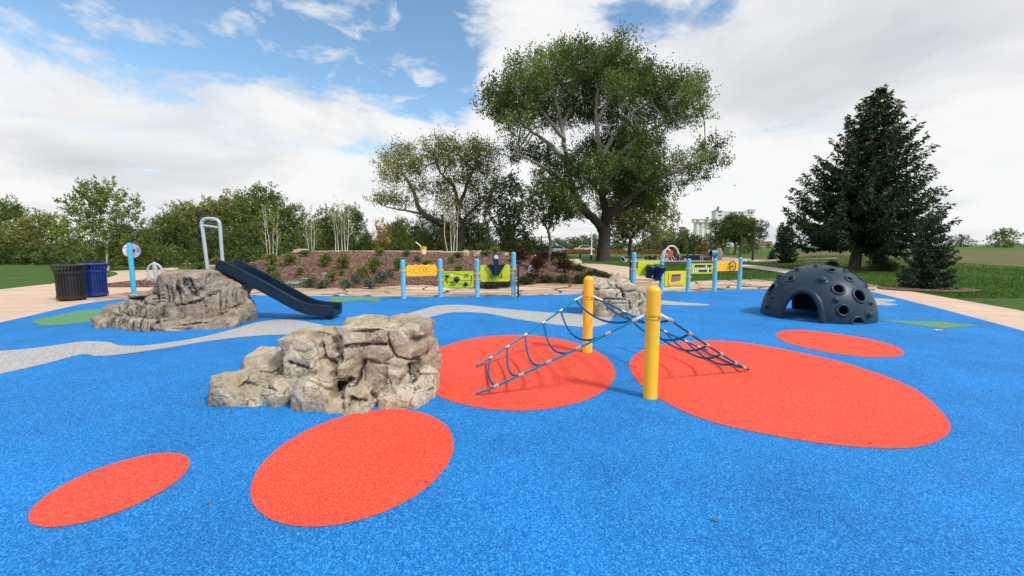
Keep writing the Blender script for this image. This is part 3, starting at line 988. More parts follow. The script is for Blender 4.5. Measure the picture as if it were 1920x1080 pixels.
# ------------------------------------------------------------------ rock with the slide
slide = thing('boulder_slide', 'grey brown cast rock with stepped left side and dark navy slide', 'slide', gp(340, 600))
bm = NB()
D = [
    (384, 564, 8.02, 140, 100, 1.2, (0, 0, 0)),
    (318, 566, 8.10, 30, 74, 1.0, (0, 0, 0)),
    (418, 576, 7.98, 92, 74, 1.2, (-0.1, -0.15, -0.2)),
    (358, 536, 8.06, 88, 56, 1.1, (0.0, 0.0, 0.0)),
    (380, 578, 7.90, 150, 62, 1.2, (-0.1, -0.1, 0)),
    (372, 517, 8.1, 100, 17, 1.05, (0, 0.01, 0)),
    (327, 546, 7.98, 17, 62, 0.5, (0.1, 0.1, 0)),
    (343, 543, 7.94, 17, 56, 0.5, (0.1, -0.05, 0)),
    (362, 546, 7.92, 16, 48, 0.5, (0.1, -0.45, 0)),
    (380, 528, 7.90, 48, 40, 0.6, (0.1, -0.12, 0.1)),
    (404, 540, 8.0, 44, 34, 0.7, (0.1, 0.2, -0.1)),
    (376, 577, 7.82, 80, 50, 0.7, (0.15, -0.22, 0.1)),
    (345, 588, 7.80, 60, 34, 0.6, (0.2, 0.05, 0.1)),
    (408, 566, 7.92, 36, 60, 0.7, (0.1, -0.1, -0.3)),
    (432, 572, 8.06, 50, 66, 0.8, (0.12, -0.3, -0.4)),
    (452, 585, 8.15, 34, 44, 0.7, (0.1, -0.35, -0.4)),
    (425, 592, 7.92, 74, 26, 0.7, (0.2, -0.25, -0.2)),
    (392, 607, 7.72, 110, 22, 0.7, (0.25, -0.1, -0.05)),
    (330, 613, 7.66, 80, 16, 0.7, (0.2, 0.03, 0)),
    (440, 548, 8.3, 44, 50, 0.8, (0, 0.4, 0)),
    (290, 578, 8.06, 52, 52, 1.0, (0, 0.0, 0)), (290, 554, 8.06, 46, 9, 1.0),
    (300, 562, 8.0, 28, 16, 0.5, (0, -0.15, 0)), (302, 567, 7.96, 24, 10, 0.4, (0, -0.15, 0)),
    (303, 594, 7.78, 14, 46, 0.4, (0.1, 0.05, 0)),
    (285, 593, 7.84, 30, 40, 0.5, (0.1, 0.1, 0)),
    (265, 590, 7.92, 24, 40, 0.5, (0.1, 0.25, 0)),
    (246, 590, 8.04, 50, 40, 0.9, (0, 0, 0)), (246, 573, 8.04, 44, 8, 0.9),
    (252, 592, 7.95, 20, 30, 0.5, (0.1, 0.3, 0)),
    (212, 600, 8.02, 46, 26, 0.6, (0.1, -0.35, 0)),
    (205, 606, 7.96, 32, 20, 0.5, (0.1, -0.2, 0)),
    (232, 606, 7.84, 14, 22, 0.4, (0.1, 0.4, 0)), (246, 607, 7.80, 14, 24, 0.4, (0.1, 0.3, 0)),
    (259, 609, 7.76, 14, 24, 0.4, (0.1, 0.15, 0)), (272, 610, 7.73, 14, 24, 0.4, (0.1, 0.1, 0)),
    (286, 612, 7.70, 14, 22, 0.4, (0.1, 0, 0)), (316, 606, 7.72, 16, 24, 0.4, (0.1, 0, 0)),
]
blocks(bm, D, 200)
me = fuse(bm, 0.0115, 4, chisel(2.2, 0.03, 0.006, 2.4, 8.0, 0.005))
carve(me, [
    ([(930, 592), (1060, 572), (1200, 540), (1340, 470), (1420, 440), (1490, 420)], 3.60, 0.077),
    ([(985, 240), (995, 400), (1010, 520), (1012, 565)], 2.40, 0.043),
    ([(1110, 260), (1150, 380), (1225, 475)], 3.30, 0.072), ([(1055, 270), (1085, 360)], 2.70, 0.045),
    ([(890, 250), (902, 400), (920, 520), (940, 592)], 2.25, 0.040), ([(835, 340), (852, 450), (870, 570)], 2.25, 0.037),
    ([(860, 792), (1000, 804), (1140, 792), (1300, 772), (1430, 722), (1560, 642), (1700, 590), (1800, 560)], 2.85, 0.054),
    ([(735, 590), (740, 700), (750, 800), (772, 850)], 1.95, 0.037), ([(830, 600), (822, 700), (832, 790)], 2.10, 0.037),
    ([(1500, 420), (1500, 540), (1490, 670)], 2.70, 0.045), ([(1590, 390), (1580, 520), (1560, 630)], 2.10, 0.031), ([(1655, 390), (1645, 510)], 1.80, 0.028), ([(1705, 400), (1690, 530)], 1.80, 0.028),
    ([(1310, 470), (1322, 600), (1332, 710)], 2.70, 0.032),
    ([(580, 600), (592, 700), (570, 790)], 2.10, 0.034), ([(590, 622), (650, 645), (720, 622)], 3.60, 0.045),
    ([(420, 640), (430, 720), (442, 760)], 1.95, 0.031), ([(482, 610), (490, 710)], 1.80, 0.028), ([(302, 700), (285, 810)], 1.80, 0.031), ([(242, 720), (195, 840)], 1.80, 0.031), ([(342, 750), (328, 860)], 1.80, 0.031),
    ([(460, 770), (450, 880)], 1.80, 0.031), ([(560, 770), (550, 890)], 1.80, 0.031), ([(620, 790), (622, 895)], 1.65, 0.028), ([(662, 820), (672, 905)], 1.65, 0.028),
    ([(570, 590), (640, 482), (750, 440)], 1.95, 0.025), ([(670, 490), (830, 470)], 1.50, 0.022), ([(670, 522), (830, 510)], 1.50, 0.022), ([(665, 562), (820, 545)], 1.50, 0.022),
    ([(120, 712), (200, 690), (290, 722)], 1.80, 0.025), ([(270, 590), (282, 660), (365, 692), (420, 740)], 1.95, 0.028),
    ([(1565, 755), (1592, 840)], 1.65, 0.022), ([(880, 862), (1000, 872), (1160, 870)], 2.10, 0.022),
    ([(830, 240), (900, 210), (1000, 214), (1150, 208)], 1.80, 0.019), ([(1110, 300), (1300, 282)], 1.50, 0.012), ([(1300, 330), (1330, 250), (1400, 190)], 2.40, 0.025),
    ([(1760, 420), (1800, 540), (1840, 600)], 2.25, 0.025), ([(560, 440), (545, 560)], 1.80, 0.025)], 6.4, 180, 480, 1.8)
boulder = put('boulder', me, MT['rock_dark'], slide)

# chute: a U section swept along the slide line
Yn, Yf = 8.42, 8.92           # near and far rails
def chute_line():
    pts = [(404, 503), (414, 504), (430, 511), (460, 526), (500, 547.5), (540, 569.5), (556, 577.5), (572, 583), (590, 586), (612, 587.5), (622, 588.5)]
    return spline([wp(x, y, Yn) for x, y in pts], 5, False)
cl = chute_line()
n = len(cl)
ym = (Yn + Yf) / 2
sec = [(-0.262, 0.17), (-0.245, 0.185), (-0.225, 0.17), (-0.212, 0.03), (-0.18, 0.0), (0.18, 0.0), (0.212, 0.03), (0.225, 0.17), (0.245, 0.185), (0.262, 0.17), (0.258, -0.03), (0.22, -0.05), (-0.22, -0.05), (-0.258, -0.03)]
bm = NB()
rs = []
for i, p in enumerate(cl):
    t = (cl[min(i + 1, n - 1)] - cl[max(i - 1, 0)])
    t = Vector((t.x, 0, t.z)).normalized()
    up = Vector((-t.z, 0, t.x))
    f = i / (n - 1)
    e = 1.0
    if f < 0.06: e = 0.35 + 0.65 * (f / 0.06)
    if f > 0.97: e = 1 - 0.25 * (f - 0.97) / 0.03
    c = Vector((p.x, ym, p.z - 0.02))
    rs.append([c + Vector((0, 1, 0)) * s[0] + up * (s[1] * (e if s[1] > 0.05 else 1)) for s in sec])
rings(bm, rs)
ch = fin('slide_chute', bm, MT['navy'], slide, angle=35)
bm = NB()                       # rolled lip at the exit and foot below it
pe = cl[-1]
tube(bm, [Vector((pe.x, ym + s[0], pe.z - 0.02 + s[1])) for s in sec[1:9]], 0.017, 8)
fin('exit_lip', bm, MT['navy'], ch)
bm = NB()
ft = Vector((pe.x - 0.10, Yn + 0.12, 0))
cyl(bm, (ft.x, ft.y, 0.0), (ft.x, ft.y, pe.z - 0.05), 0.03)
box(bm, (ft.x, ft.y, 0.03), (0.12, 0.10, 0.02), None, 0.004)
cyl(bm, (ft.x + .02, ft.y - .055, 0.10), (ft.x + .02, ft.y + .055, 0.10), 0.016, None, 10)
fin('support_leg', bm, MT['black'], slide)
bm = NB()
p0 = cl[1]
box(bm, (p0.x - 0.03, Yn - 0.02, p0.z - 0.12), (0.07, 0.02, 0.14), None, 0.006)
cyl(bm, (p0.x - .02, Yn - .045, p0.z - 0.15), (p0.x - .02, Yn - .01, p0.z - 0.15), 0.012, None, 8)
fin('mounting_bracket', bm, MT['black'], slide)
# grey hoop handrail at the top
Yh = 8.62
bm = NB()
hp = [(389.5, 506), (385, 470), (380, 432), (378, 421), (380, 414), (387, 410), (397, 410.2), (406, 412), (411, 417), (412.5, 426), (415, 460), (418, 500), (418.5, 507)]
tube(bm, spline([wp(x, y, Yh) for x, y in hp], 5, False), 0.033, 12)
hr = fin('handrail', bm, MT['grey_paint'], slide)
bm = NB()
tube(bm, [wp(380, 422.5, Yh), wp(412, 427, Yh)], 0.023, 10)
fin('crossbar', bm, MT['grey_paint'], hr)
# grab ring on the step
bm = NB()
Yr = 8.5
a, b = wp(297.5, 549, Yr), wp(289.5, 495, Yr)
tube(bm, [a, b], 0.04, 12)
sphere(bm, b, 0.04, 2)
gpost = fin('grab_post', bm, MT['grey_paint'], slide)
bm = NB()
cr = wp(290.5, 509, Yr)
v = Vector((0.98, 0.2, 0))
tube(bm, [cr + v * (0.125 * math.cos(t)) + Vector((0, 0, 0.155 * math.sin(t))) for t in np.linspace(0, 2 * PI, 32, endpoint=False)], 0.02, 10, closed=True)
fin('grab_ring', bm, MT['grey_paint'], gpost)

# ------------------------------------------------------------------ rope climber
net = thing('rope_climber', 'yellow post rope net with sagging blue ropes falling to both sides', 'rope climber', gp(1160, 705))
P1, P2 = gp(1219, 747), gp(1101, 662)
def top_of(P, py): return wp(0, py, P.y).z
h1, h2 = top_of(P1, 536), top_of(P2, 518)
c1, c2 = top_of(P1, 592), top_of(P2, 556.5)
PR = 0.068
def post(bm, P, h, r=PR, seg=24):
    prof = [(r * 1.03, 0.0), (r, 0.004), (r, h - r * 0.9)]
    for k in range(1, 8):
        a = PI / 2 * k / 7
        prof.append((r * math.cos(a), h - r * 0.9 + r * 0.9 * math.sin(a)))
    lathe(bm, (P[0], P[1], 0.005), prof, seg)
for P, h, cz in ((P1, h1, c1), (P2, h2, c2)):
    bm = NB(); post(bm, P, h)
    po = fin('post', bm, MT['yellow'], net)
    bm = NB()
    lathe(bm, (P.x, P.y, cz - 0.028), [(PR, 0), (PR + 0.006, 0.001), (PR + 0.007, 0.012), (PR + 0.003, 0.018), (PR + 0.007, 0.024), (PR + 0.006, 0.055), (PR, 0.056)], 24)
    for a in (0.35, -2.4):
        d = Vector((math.cos(a - 1.2), math.sin(a - 1.2), 0))
        box(bm, (P.x + d.x * (PR + .012), P.y + d.y * (PR + .012), cz), (0.022, 0.022, 0.03), Matrix.Rotation(a - 1.2, 3, 'Z'), 0.004)
    cb = fin('clamp_band', bm, MT['yellow'], po)
    bm = NB()
    d = Vector((math.cos(-1.0), math.sin(-1.0), 0))
    cyl(bm, P + d * PR + Vector((0, 0, cz)), P + d * (PR + 0.03) + Vector((0, 0, cz)), 0.011, None, 8)
    fin('bolt', bm, MT['alu'], cb)

def link(p, q, r=0.012):
    bm = NB()
    tube(bm, [p, q], r, 8)
    sphere(bm, q, r * 1.5, 2)
    return fin('link', bm, MT['white'], net)
up = Vector((0, 0, 1))
def attach(P, cz, side):
    a = P + Vector((side * (PR + 0.005), 0, cz + 0.012))
    b = a + Vector((side * 0.10, 0, -0.055))
    link(a, b)
    return b
T1L, T1R, T2L, T2R = attach(P1, c1, -1), attach(P1, c1, 1), attach(P2, c2, -1), attach(P2, c2, 1)
def rope(pts, r, mat=None):
    bm = NB()
    tube(bm, pts, r, 8)
    return fin('rope', bm, MT[mat or 'rope'], net)
def sagline(p, q, s, n=16, side=None):
    out = []
    for k in range(n + 1):
        t = k / n
        w = p.lerp(q, t) - up * (4 * s * t * (1 - t))
        if side: w = w + side * (4 * t * (1 - t))
        w.z = max(w.z, 0.035)
        out.append(w)
    return out
def on(line, t):
    k = t * (len(line) - 1)
    i = min(int(k), len(line) - 2)
    return line[i].lerp(line[i + 1], k - i), (line[i + 1] - line[i]).normalized()
def connector(p, t):
    bm = NB()
    tube(bm, [p - t * 0.030, p - t * 0.024, p + t * 0.024, p + t * 0.030], [0.012, 0.020, 0.020, 0.012], 10)
    x, y, u = frame(t)
    cyl(bm, p - x * .022, p + x * .022, 0.009, None, 8)
    return fin('connector', bm, MT['alu'], net)
for (ta, tb, ga, gb, lst, mat) in (
        (T1L, T2L, gp(893, 740, 0.02), gp(893, 688, 0.02), [0.0, 0.165, 0.35, 0.535, 0.71, 0.87], 'rope2'),
        (T1R, T2R, gp(1404, 695, 0.02), gp(1326, 658, 0.02), [0.0, 0.21, 0.42, 0.60, 0.80, 0.92], 'rope')):
    la, lb = sagline(ta, ga, 0.015), sagline(tb, gb, 0.015)
    rope(la, 0.0125, mat); rope(lb, 0.0125, mat)
    for k, f in enumerate(lst):
        (p, tp), (q, tq) = on(la, f), on(lb, f)
        connector(p, tp); connector(q, tq)
        sg = (0.13, 0.20, 0.19, 0.17, 0.13, 0.06)[k]
        rope(sagline(p, q, sg, 18, Vector(((0.05 if f else 0) * (1 if mat == 'rope' else -1), 0, 0))), 0.0125, 'rope')

# ------------------------------------------------------------------ dome
DC = Vector((6.46, 8.98, 0))
DR, DH = 1.02, 1.10
dome = thing('climbing_dome', 'dark slate climbing dome with round holes, knobs and arched crawl opening', 'climbing dome', DC)
def dome_hit(px, py):
    """survey: pixel -> point and normal on the dome (ellipsoid)"""
    d = ray(px, py); o = Vector((0, 0, CH)) - DC
    S = Vector((1 / DR, 1 / DR, 1 / DH))
    a = Vector((d.x * S.x, d.y * S.y, d.z * S.z)); b = Vector((o.x * S.x, o.y * S.y, o.z * S.z))
    A_, B_, C_ = a.dot(a), 2 * a.dot(b), b.dot(b) - 1
    di = B_ * B_ - 4 * A_ * C_
    t = (-B_ - math.sqrt(max(di, 0))) / (2 * A_)
    p = o + d * t
    return dproj(p)
def dnorm(p):
    return Vector((p.x / DR ** 2, p.y / DR ** 2, p.z / DH ** 2)).normalized()
def dproj(p):
    k = math.sqrt((p.x / DR) ** 2 + (p.y / DR) ** 2 + (p.z / DH) ** 2)
    return p / k
HOLES = [(1558.5, 506.7, .085), (1592, 523, .065), (1572, 542, .105), (1612, 554.5, .135), (1581.5, 582, .105), (1482, 523, .07), (1447, 541, .12), (1608, 607, .13)]
KNOBS = [(1541, 525, .075), (1567, 562.6, .045), (1629, 590, .06), (1632.5, 569, .035), (1495.5, 506, .05), (1440, 573, .05), (1448, 557, .03), (1585, 509, .045), (1464, 517, .045), (1616, 526, .04), (1622.5, 536, .04), (1530, 499, .04)]
holes = [(dome_hit(x, y), r) for x, y, r in HOLES]
holes = [(Vector((p.x, p.y, max(p.z, 0.0))), r) for p, r in holes]
knobs = [(dome_hit(x, y), r) for x, y, r in KNOBS]
for p, r in list(holes)[1:7:3]:
    holes.append((dproj(Vector((-p.x, -p.y, p.z))), r))
for p, r in list(knobs)[:10]:
    knobs.append((dproj(Vector((-p.x, -p.y, p.z))), r))
# doors: azimuth of the front arch, and a second one where one looks out at the back
pd = dome_hit(1500, 585)
az1 = math.atan2(pd.y, pd.x)
_o = Vector((0, 0, CH)) - DC
_d = ray(1490, 577)                       # where the far wall starts when one looks in at the front arch
_a, _b, _c = _d.x ** 2 + _d.y ** 2, 2 * (_o.x * _d.x + _o.y * _d.y), _o.x ** 2 + _o.y ** 2 - DR ** 2
_t = (-_b + math.sqrt(_b * _b - 4 * _a * _c)) / (2 * _a)
_e = _o + _d * _t
az2 = math.atan2(_e.y, _e.x) + math.asin(0.36)
DW, DZ = 0.335, 0.575
def in_door(p, az_, grow=0.0):
    c, s = math.cos(az_), math.sin(az_)
    f, l = p.x * c + p.y * s, -p.x * s + p.y * c
    return f > 0 and (l / (DW + grow)) ** 2 + (p.z / (DZ + grow)) ** 2 < 1
holes = [h for h in holes if not any(in_door(h[0], a, 0.12) for a in (az1, az2))]
knobs = [h for h in knobs if not any(in_door(h[0], a, 0.06) for a in (az1, az2))]
bm = NB()
NU, NV = 240, 84
vr = []
for j in range(NV + 1):
    e = (PI / 2) * j / NV
    row = []
    for i in range(NU):
        a = 2 * PI * i / NU
        p = Vector((DR * math.cos(e) * math.cos(a), DR * math.cos(e) * math.sin(a), DH * math.sin(e)))
        row.append(p)
    vr.append(row)
def gone(p):
    if in_door(p, az1, 0.03) or in_door(p, az2, 0.03): return True
    return any((p - c).length < r for c, r in holes)
vmap = {}
def vget(p, key):
    if key not in vmap: vmap[key] = bm.verts.new(p + DC)
    return vmap[key]
for j in range(NV):
    for i in range(NU):
        k = (i + 1) % NU
        ids = [(i, j), (k, j), (k, j + 1), (i, j + 1)] if j < NV - 1 else [(i, j), (k, j), (0, NV)]
        ps = [vr[b][a] for a, b in ids]
        c = sum(ps, Vector()) / len(ps)
        if gone(c): continue
        bm.faces.new([vget(vr[b][a], (a, b)) for a, b in ids])
for f in bm.faces: f.normal_update()
shell = fin('shell', bm, MT['slate'], dome, angle=60)
md = shell.modifiers.new('thickness', 'SOLIDIFY'); md.thickness = 0.03; md.offset = -1
for a in (az1, az2):
    c, s = math.cos(a), math.sin(a)
    pts = []
    for t in np.linspace(0, PI, 40):
        l, z = (DW + 0.03) * math.cos(t), (DZ + 0.03) * math.sin(t)
        rr = DR * math.sqrt(max(0.0, 1 - (z / DH) ** 2))
        f = math.sqrt(max(0, rr * rr - l * l))
        pts.append(DC + Vector((f * c - l * s, f * s + l * c, z)))
    bm = NB(); tube(bm, pts, 0.062, 14)
    fin('door_rim', bm, MT['slate'], dome)
for p, r in holes:
    nn = dnorm(p); x, y, u = frame(nn)
    half = p.z < r * 0.9
    pts = []
    for t in np.linspace(0, 2 * PI, 40, endpoint=False):
        q = dproj(p + x * (r * math.cos(t)) + y * (r * math.sin(t)))
        pts.append(q)
    if half:
        pts = [q for q in sorted((q for q in (dproj(p + x * (r * math.cos(t)) + y * (r * math.sin(t))) for t in np.linspace(0, 2 * PI, 60)) if q.z > 0.005), key=lambda q: math.atan2(q.z - p.z, (q - p).dot(Vector((-p.y, p.x, 0)).normalized())))]
    bm = NB(); tube(bm, [DC + q - nn * 0.004 for q in pts], 0.028, 12, closed=not half)
    fin('hole_rim', bm, MT['slate'], dome)
for p, r in knobs:
    nn = dnorm(p)
    bm = NB()
    lathe(bm, DC + p - nn * 0.02, [(r * 1.45, 0), (r * 1.38, 0.024), (r * 1.1, 0.030), (r, 0.034), (r * .96, 0.034 + r * .3), (r * 0.8, 0.034 + r * .58), (r * 0.5, 0.034 + r * 0.75), (0.001, 0.034 + r * .8)], 20, nn)
    fin('knob', bm, MT['slate'], dome)
# ------------------------------------------------------------------ panel rows
BR = 0.068
def blue_post(row, px, py, ptop, clamps):
    P = gp(px, py)
    h = wp(px, ptop, P.y).z
    bm = NB(); post(bm, P, h, BR, 20)
    o = fin('post', bm, MT['sky_blue'], row)
    for c in clamps:
        z = wp(px, c, P.y).z
        bm = NB()
        lathe(bm, (P.x, P.y, z - 0.025), [(BR, 0), (BR + 0.009, 0.002), (BR + 0.009, 0.048), (BR, 0.05)], 20)
        for s in (-1, 1):
            box(bm, (P.x + s * (BR + 0.016), P.y - 0.01, z), (0.04, 0.035, 0.042), None, 0.005)
        fin('clamp', bm, MT['clamp'], o)
    return P

class Pan:
    """local frame of a panel between two posts"""
    def __init__(s, P, Q, x0, x1, y0, y1, r=0.03, th=0.022):
        s.u = Vector((Q.x - P.x, Q.y - P.y, 0)).normalized()
        s.n = Vector((s.u.y, -s.u.x, 0))
        if s.n.y > 0: s.n = -s.n
        def at(px, py):
            d = ray(px, py); o = Vector((0, 0, CH))
            t = s.n.dot(Vector((P.x, P.y, 0)) - o) / s.n.dot(d)
            return o + d * t
        s.at = at
        a, b = at(x0, (y0 + y1) / 2), at(x1, (y0 + y1) / 2)
        m = (x0 + x1) / 2
        zt, zb = at(m, y0).z, at(m, y1).z
        s.w = (b - a).dot(s.u); s.h = zt - zb
        s.c = (a + b) / 2; s.c.z = (zt + zb) / 2
        s.r, s.th = r, th
    def pt(s, x, y, d=0.0):
        return s.c + s.u * x + up * y + s.n * d
    def slab(s, bm, poly, d0, d1):
        prism(bm, poly, s.pt(0, 0, d0), s.u, up, s.n, d1 - d0)
    def curve(s, bm, pts, d, r, n=6, closed=False):
        tube(bm, spline([s.pt(x, y, d) for x, y in pts], n, closed), r, 6, closed=closed)
    def arms(s, parent, P, Q, ys):
        for y in ys:
            z = s.c.z + y
            for E, sg in ((P, -1), (Q, 1)):
                bm = NB()
                e = s.pt(sg * (s.w / 2 - 0.01), y)
                f = Vector((E.x, E.y, z)) - s.u * (sg * BR)
                m = (e + f) / 2
                box(bm, m, ((e - f).length + 0.02, 0.02, 0.03), Matrix.Rotation(math.atan2(s.u.y, s.u.x), 3, 'Z'), 0.004)
                fin('panel_arm', bm, MT['clamp'], parent)

def clef_note(bm, p, x, y, s, d):
    """two beamed quavers"""
    for dx, dy in ((-0.45, -0.45), (0.45, -0.25)):
        poly = [(x + s * (dx + 0.26 * math.cos(t)), y + s * (dy + 0.19 * math.sin(t) + 0.08 * math.cos(t))) for t in np.linspace(0, 2 * PI, 16, endpoint=False)]
        p.slab(bm, poly, d, d + 0.006)
        xx = x + s * (dx + 0.22)
        p.slab(bm, [(xx - s * .06, y + s * dy), (xx + s * .06, y + s * dy), (xx + s * .06, y + s * (dy + 1.05)), (xx - s * .06, y + s * (dy + 1.05))], d, d + 0.006)
    x0, x1 = x + s * (-0.45 + 0.16), x + s * (0.45 + 0.28)
    p.slab(bm, [(x0, y + s * .40), (x1, y + s * .60), (x1, y + s * .84), (x0, y + s * .64)], d + 0.001, d + 0.007)

def swirl(x, y, r, turns, a0, sgn=1, n=22, grow=0.15):
    return [(x + (r * (grow + (1 - grow) * k / n)) * math.cos(a0 + sgn * turns * 2 * PI * k / n), y + (r * (grow + (1 - grow) * k / n)) * math.sin(a0 + sgn * turns * 2 * PI * k / n)) for k in range(n + 1)]

# ---- left row
row = thing('music_panel_row', 'three yellow and lime play panels between four light blue posts below the mulch mound', 'play panels', gp(860, 557))
PA = blue_post(row, 757, 561, 487, [508])
PB = blue_post(row, 826.5, 557.5, 485, [507, 525])
PC = blue_post(row, 895, 557.5, 485, [513, 524])
PD = blue_post(row, 963, 556.5, 472.5, [505, 513, 554.5])
p = Pan(PA, PB, 761, 819, 496.5, 517.5)
poly = rrect(p.w, p.h, 0.06)
top = [(x, p.h / 2 - 0.015 + 0.022 * abs(math.sin((x + p.w / 2) * 17))) for x in np.linspace(p.w / 2 - 0.06, -p.w / 2 + 0.06, 40)]
poly = top + [q for q in poly if q[1] < 0 or q[0] < -p.w / 2 + 0.03][0:0] + [(-p.w / 2, p.h / 2 - 0.07)] + [q for q in poly if q[1] < 0] + [(p.w / 2, p.h / 2 - 0.07)]
bm = NB(); p.slab(bm, poly, -0.012, 0.012)
pn = fin('wavy_panel', bm, MT['amber'], row, smooth=False)
tag(pn, 'amber panel with wavy top edge and engraved tangled swirls')
p.arms(pn, PA, PB, [0.0])
bm = NB()
for k, (x, y, r, tn, a0, sg) in enumerate(((-.16, 0, .12, 1.3, 0, 1), (.02, .0, .13, 1.4, 2, -1), (.2, -.01, .13, 1.2, 4, 1), (-.30, .02, .09, .9, 1, 1), (.33, -.03, .08, .8, 3, -1), (.11, .03, .09, 1.1, 5, 1))):
    p.curve(bm, swirl(x, y, r, tn, a0, sg), 0.012, 0.0045, 3)
fin('engraving', bm, MT['engrave'], pn)

p = Pan(PB, PC, 831.5, 888, 508.5, 539)
bm = NB(); p.slab(bm, rrect(p.w, p.h, 0.035), -0.014, 0.014)
pn = fin('ball_panel', bm, MT['lime'], row, smooth=False)
tag(pn, 'lime panel with black balls, wires and music notes')
p.arms(pn, PB, PC, [-0.02])
W2, H2 = p.w, p.h
for x, y, r in ((-.32, .10, .042), (-.05, .0, .082), (.22, -.14, .062)):
    bm = NB(); sphere(bm, p.pt(x * W2 / .9, y * H2 / .48, 0.05), r, 3); fin('ball', bm, MT['navy'], pn)
bm = NB()
for pts in (((-.42, .17), (-.2, .20), (.1, .14), (.4, .10)), ((-.38, .09), (-.1, .03), (.15, -.03), (.4, -.02)), ((-.38, -.06), (-.1, -.08), (.1, -.14), (.36, -.17))):
    p.curve(bm, [(x * W2 / .9, y * H2 / .48) for x, y in pts], 0.018, 0.004)
fin('wire', bm, MT['black'], pn)
for a, b in (((-.40, .14), (-.33, -.11)), ((.40, .10), (.36, -.14))):
    bm = NB()
    tube(bm, [p.pt(a[0] * W2 / .9, a[1] * H2 / .48, 0.018), p.pt(b[0] * W2 / .9, b[1] * H2 / .48, 0.018)], 0.011, 6)
    fin('slot', bm, MT['black'], pn)
for x, y in ((.22, .10), (-.22, -.14)):
    bm = NB(); clef_note(bm, p, x * W2 / .9, y * H2 / .48, 0.085, 0.0145); fin('music_note', bm, MT['black'], pn, smooth=False)
for x, y in ((-.19, .12), (.09, .04), (.34, -.09)):
    bm = NB()
    q = [(-.035, .02), (.0, .04), (.035, -.01), (.02, -.05), (-.01, -.03)]
    p.slab(bm, [(x * W2 / .9 + a, y * H2 / .48 + b) for a, b in q], 0.0145, 0.017)
    fin('sticker', bm, MT['white'], pn, smooth=False)

p = Pan(PC, PD, 900.5, 956, 496.5, 527.5)
bm = NB(); p.slab(bm, rrect(p.w, p.h, 0.05), -0.014, 0.014)
pn = fin('scope_panel', bm, MT['lime'], row, smooth=False)
tag(pn, 'lime panel carrying a dark blue viewing scope with two handles')
p.arms(pn, PC, PD, [0.02])
bm = NB(); p.slab(bm, [(-p.w / 2 + .04, -p.h / 2 - .004), (p.w / 2 - .04, -p.h / 2 - .004), (p.w / 2 - .02, -p.h / 2 + .02), (-p.w / 2 + .02, -p.h / 2 + .02)], -0.016, 0.017)
fin('edge_strip', bm, MT['amber'], pn, smooth=False)
for s in (-1, 1):
    bm = NB()
    for x in (.34, .24, .15):
        p.curve(bm, [(s * (x + q[0]), -0.13 + q[1]) for q in ((0.07, -.03), (.05, .01), (0, .03), (-.05, .01), (-.06, -.02), (-.04, -.03))], 0.0145, 0.004)
    p.curve(bm, swirl(s * .16, -.03, .09, 1.0, 0, s), 0.0145, 0.003, 3)
    fin('engraving', bm, MT['engrave'], pn)
cxs = 0.02
bm = NB()
p.slab(bm, [(cxs - .26, p.h / 2 + .01), (cxs + .27, p.h / 2 + .01), (cxs + .10, -.03), (cxs - .09, -.03)], 0.016, 0.10)
scp = fin('scope', bm, MT['navy'], pn, smooth=False)
bm = NB()
prism(bm, [(-.065, -.06), (.065, -.06), (.065, .42), (-.065, .42)], p.pt(cxs, 0, 0.06), p.u, up, p.n, 0.14)
fin('scope_column', bm, MT['navy'], scp, smooth=False)
bm = NB()
hd = p.pt(cxs, 0.45, 0.12)
tilt = Matrix.Rotation(math.atan2(p.u.y, p.u.x), 3, 'Z') @ Matrix.Rotation(R(-38), 3, 'X')
box(bm, hd, (0.20, 0.05, 0.24), tilt, 0.012)
fin('scope_head', bm, MT['navy'], scp)
bm = NB()
mpoly = [(0.062 * math.cos(t), 0.078 * math.sin(t)) for t in np.linspace(0, 2 * PI, 24, endpoint=False)]
nn = tilt @ Vector((0, -1, 0))
prism(bm, mpoly, hd + nn * 0.026, tilt @ Vector((1, 0, 0)), tilt @ Vector((0, 0, 1)), nn, 0.004)
fin('scope_mirror', bm, MT['mirror'], scp, smooth=False)
for s in (-1, 1):
    bm = NB()
    c = p.pt(cxs + s * .115, -.06, .14)
    tube(bm, [c + p.u * (0.04 * math.cos(t)) + up * (0.075 * math.sin(t)) for t in np.linspace(0, 2 * PI, 20, endpoint=False)], 0.014, 8, closed=True)
    tube(bm, [c - p.u * (s * .04), c - p.u * (s * .07) - p.n * .04], 0.016, 8)
    fin('scope_handle', bm, MT['black'], scp)

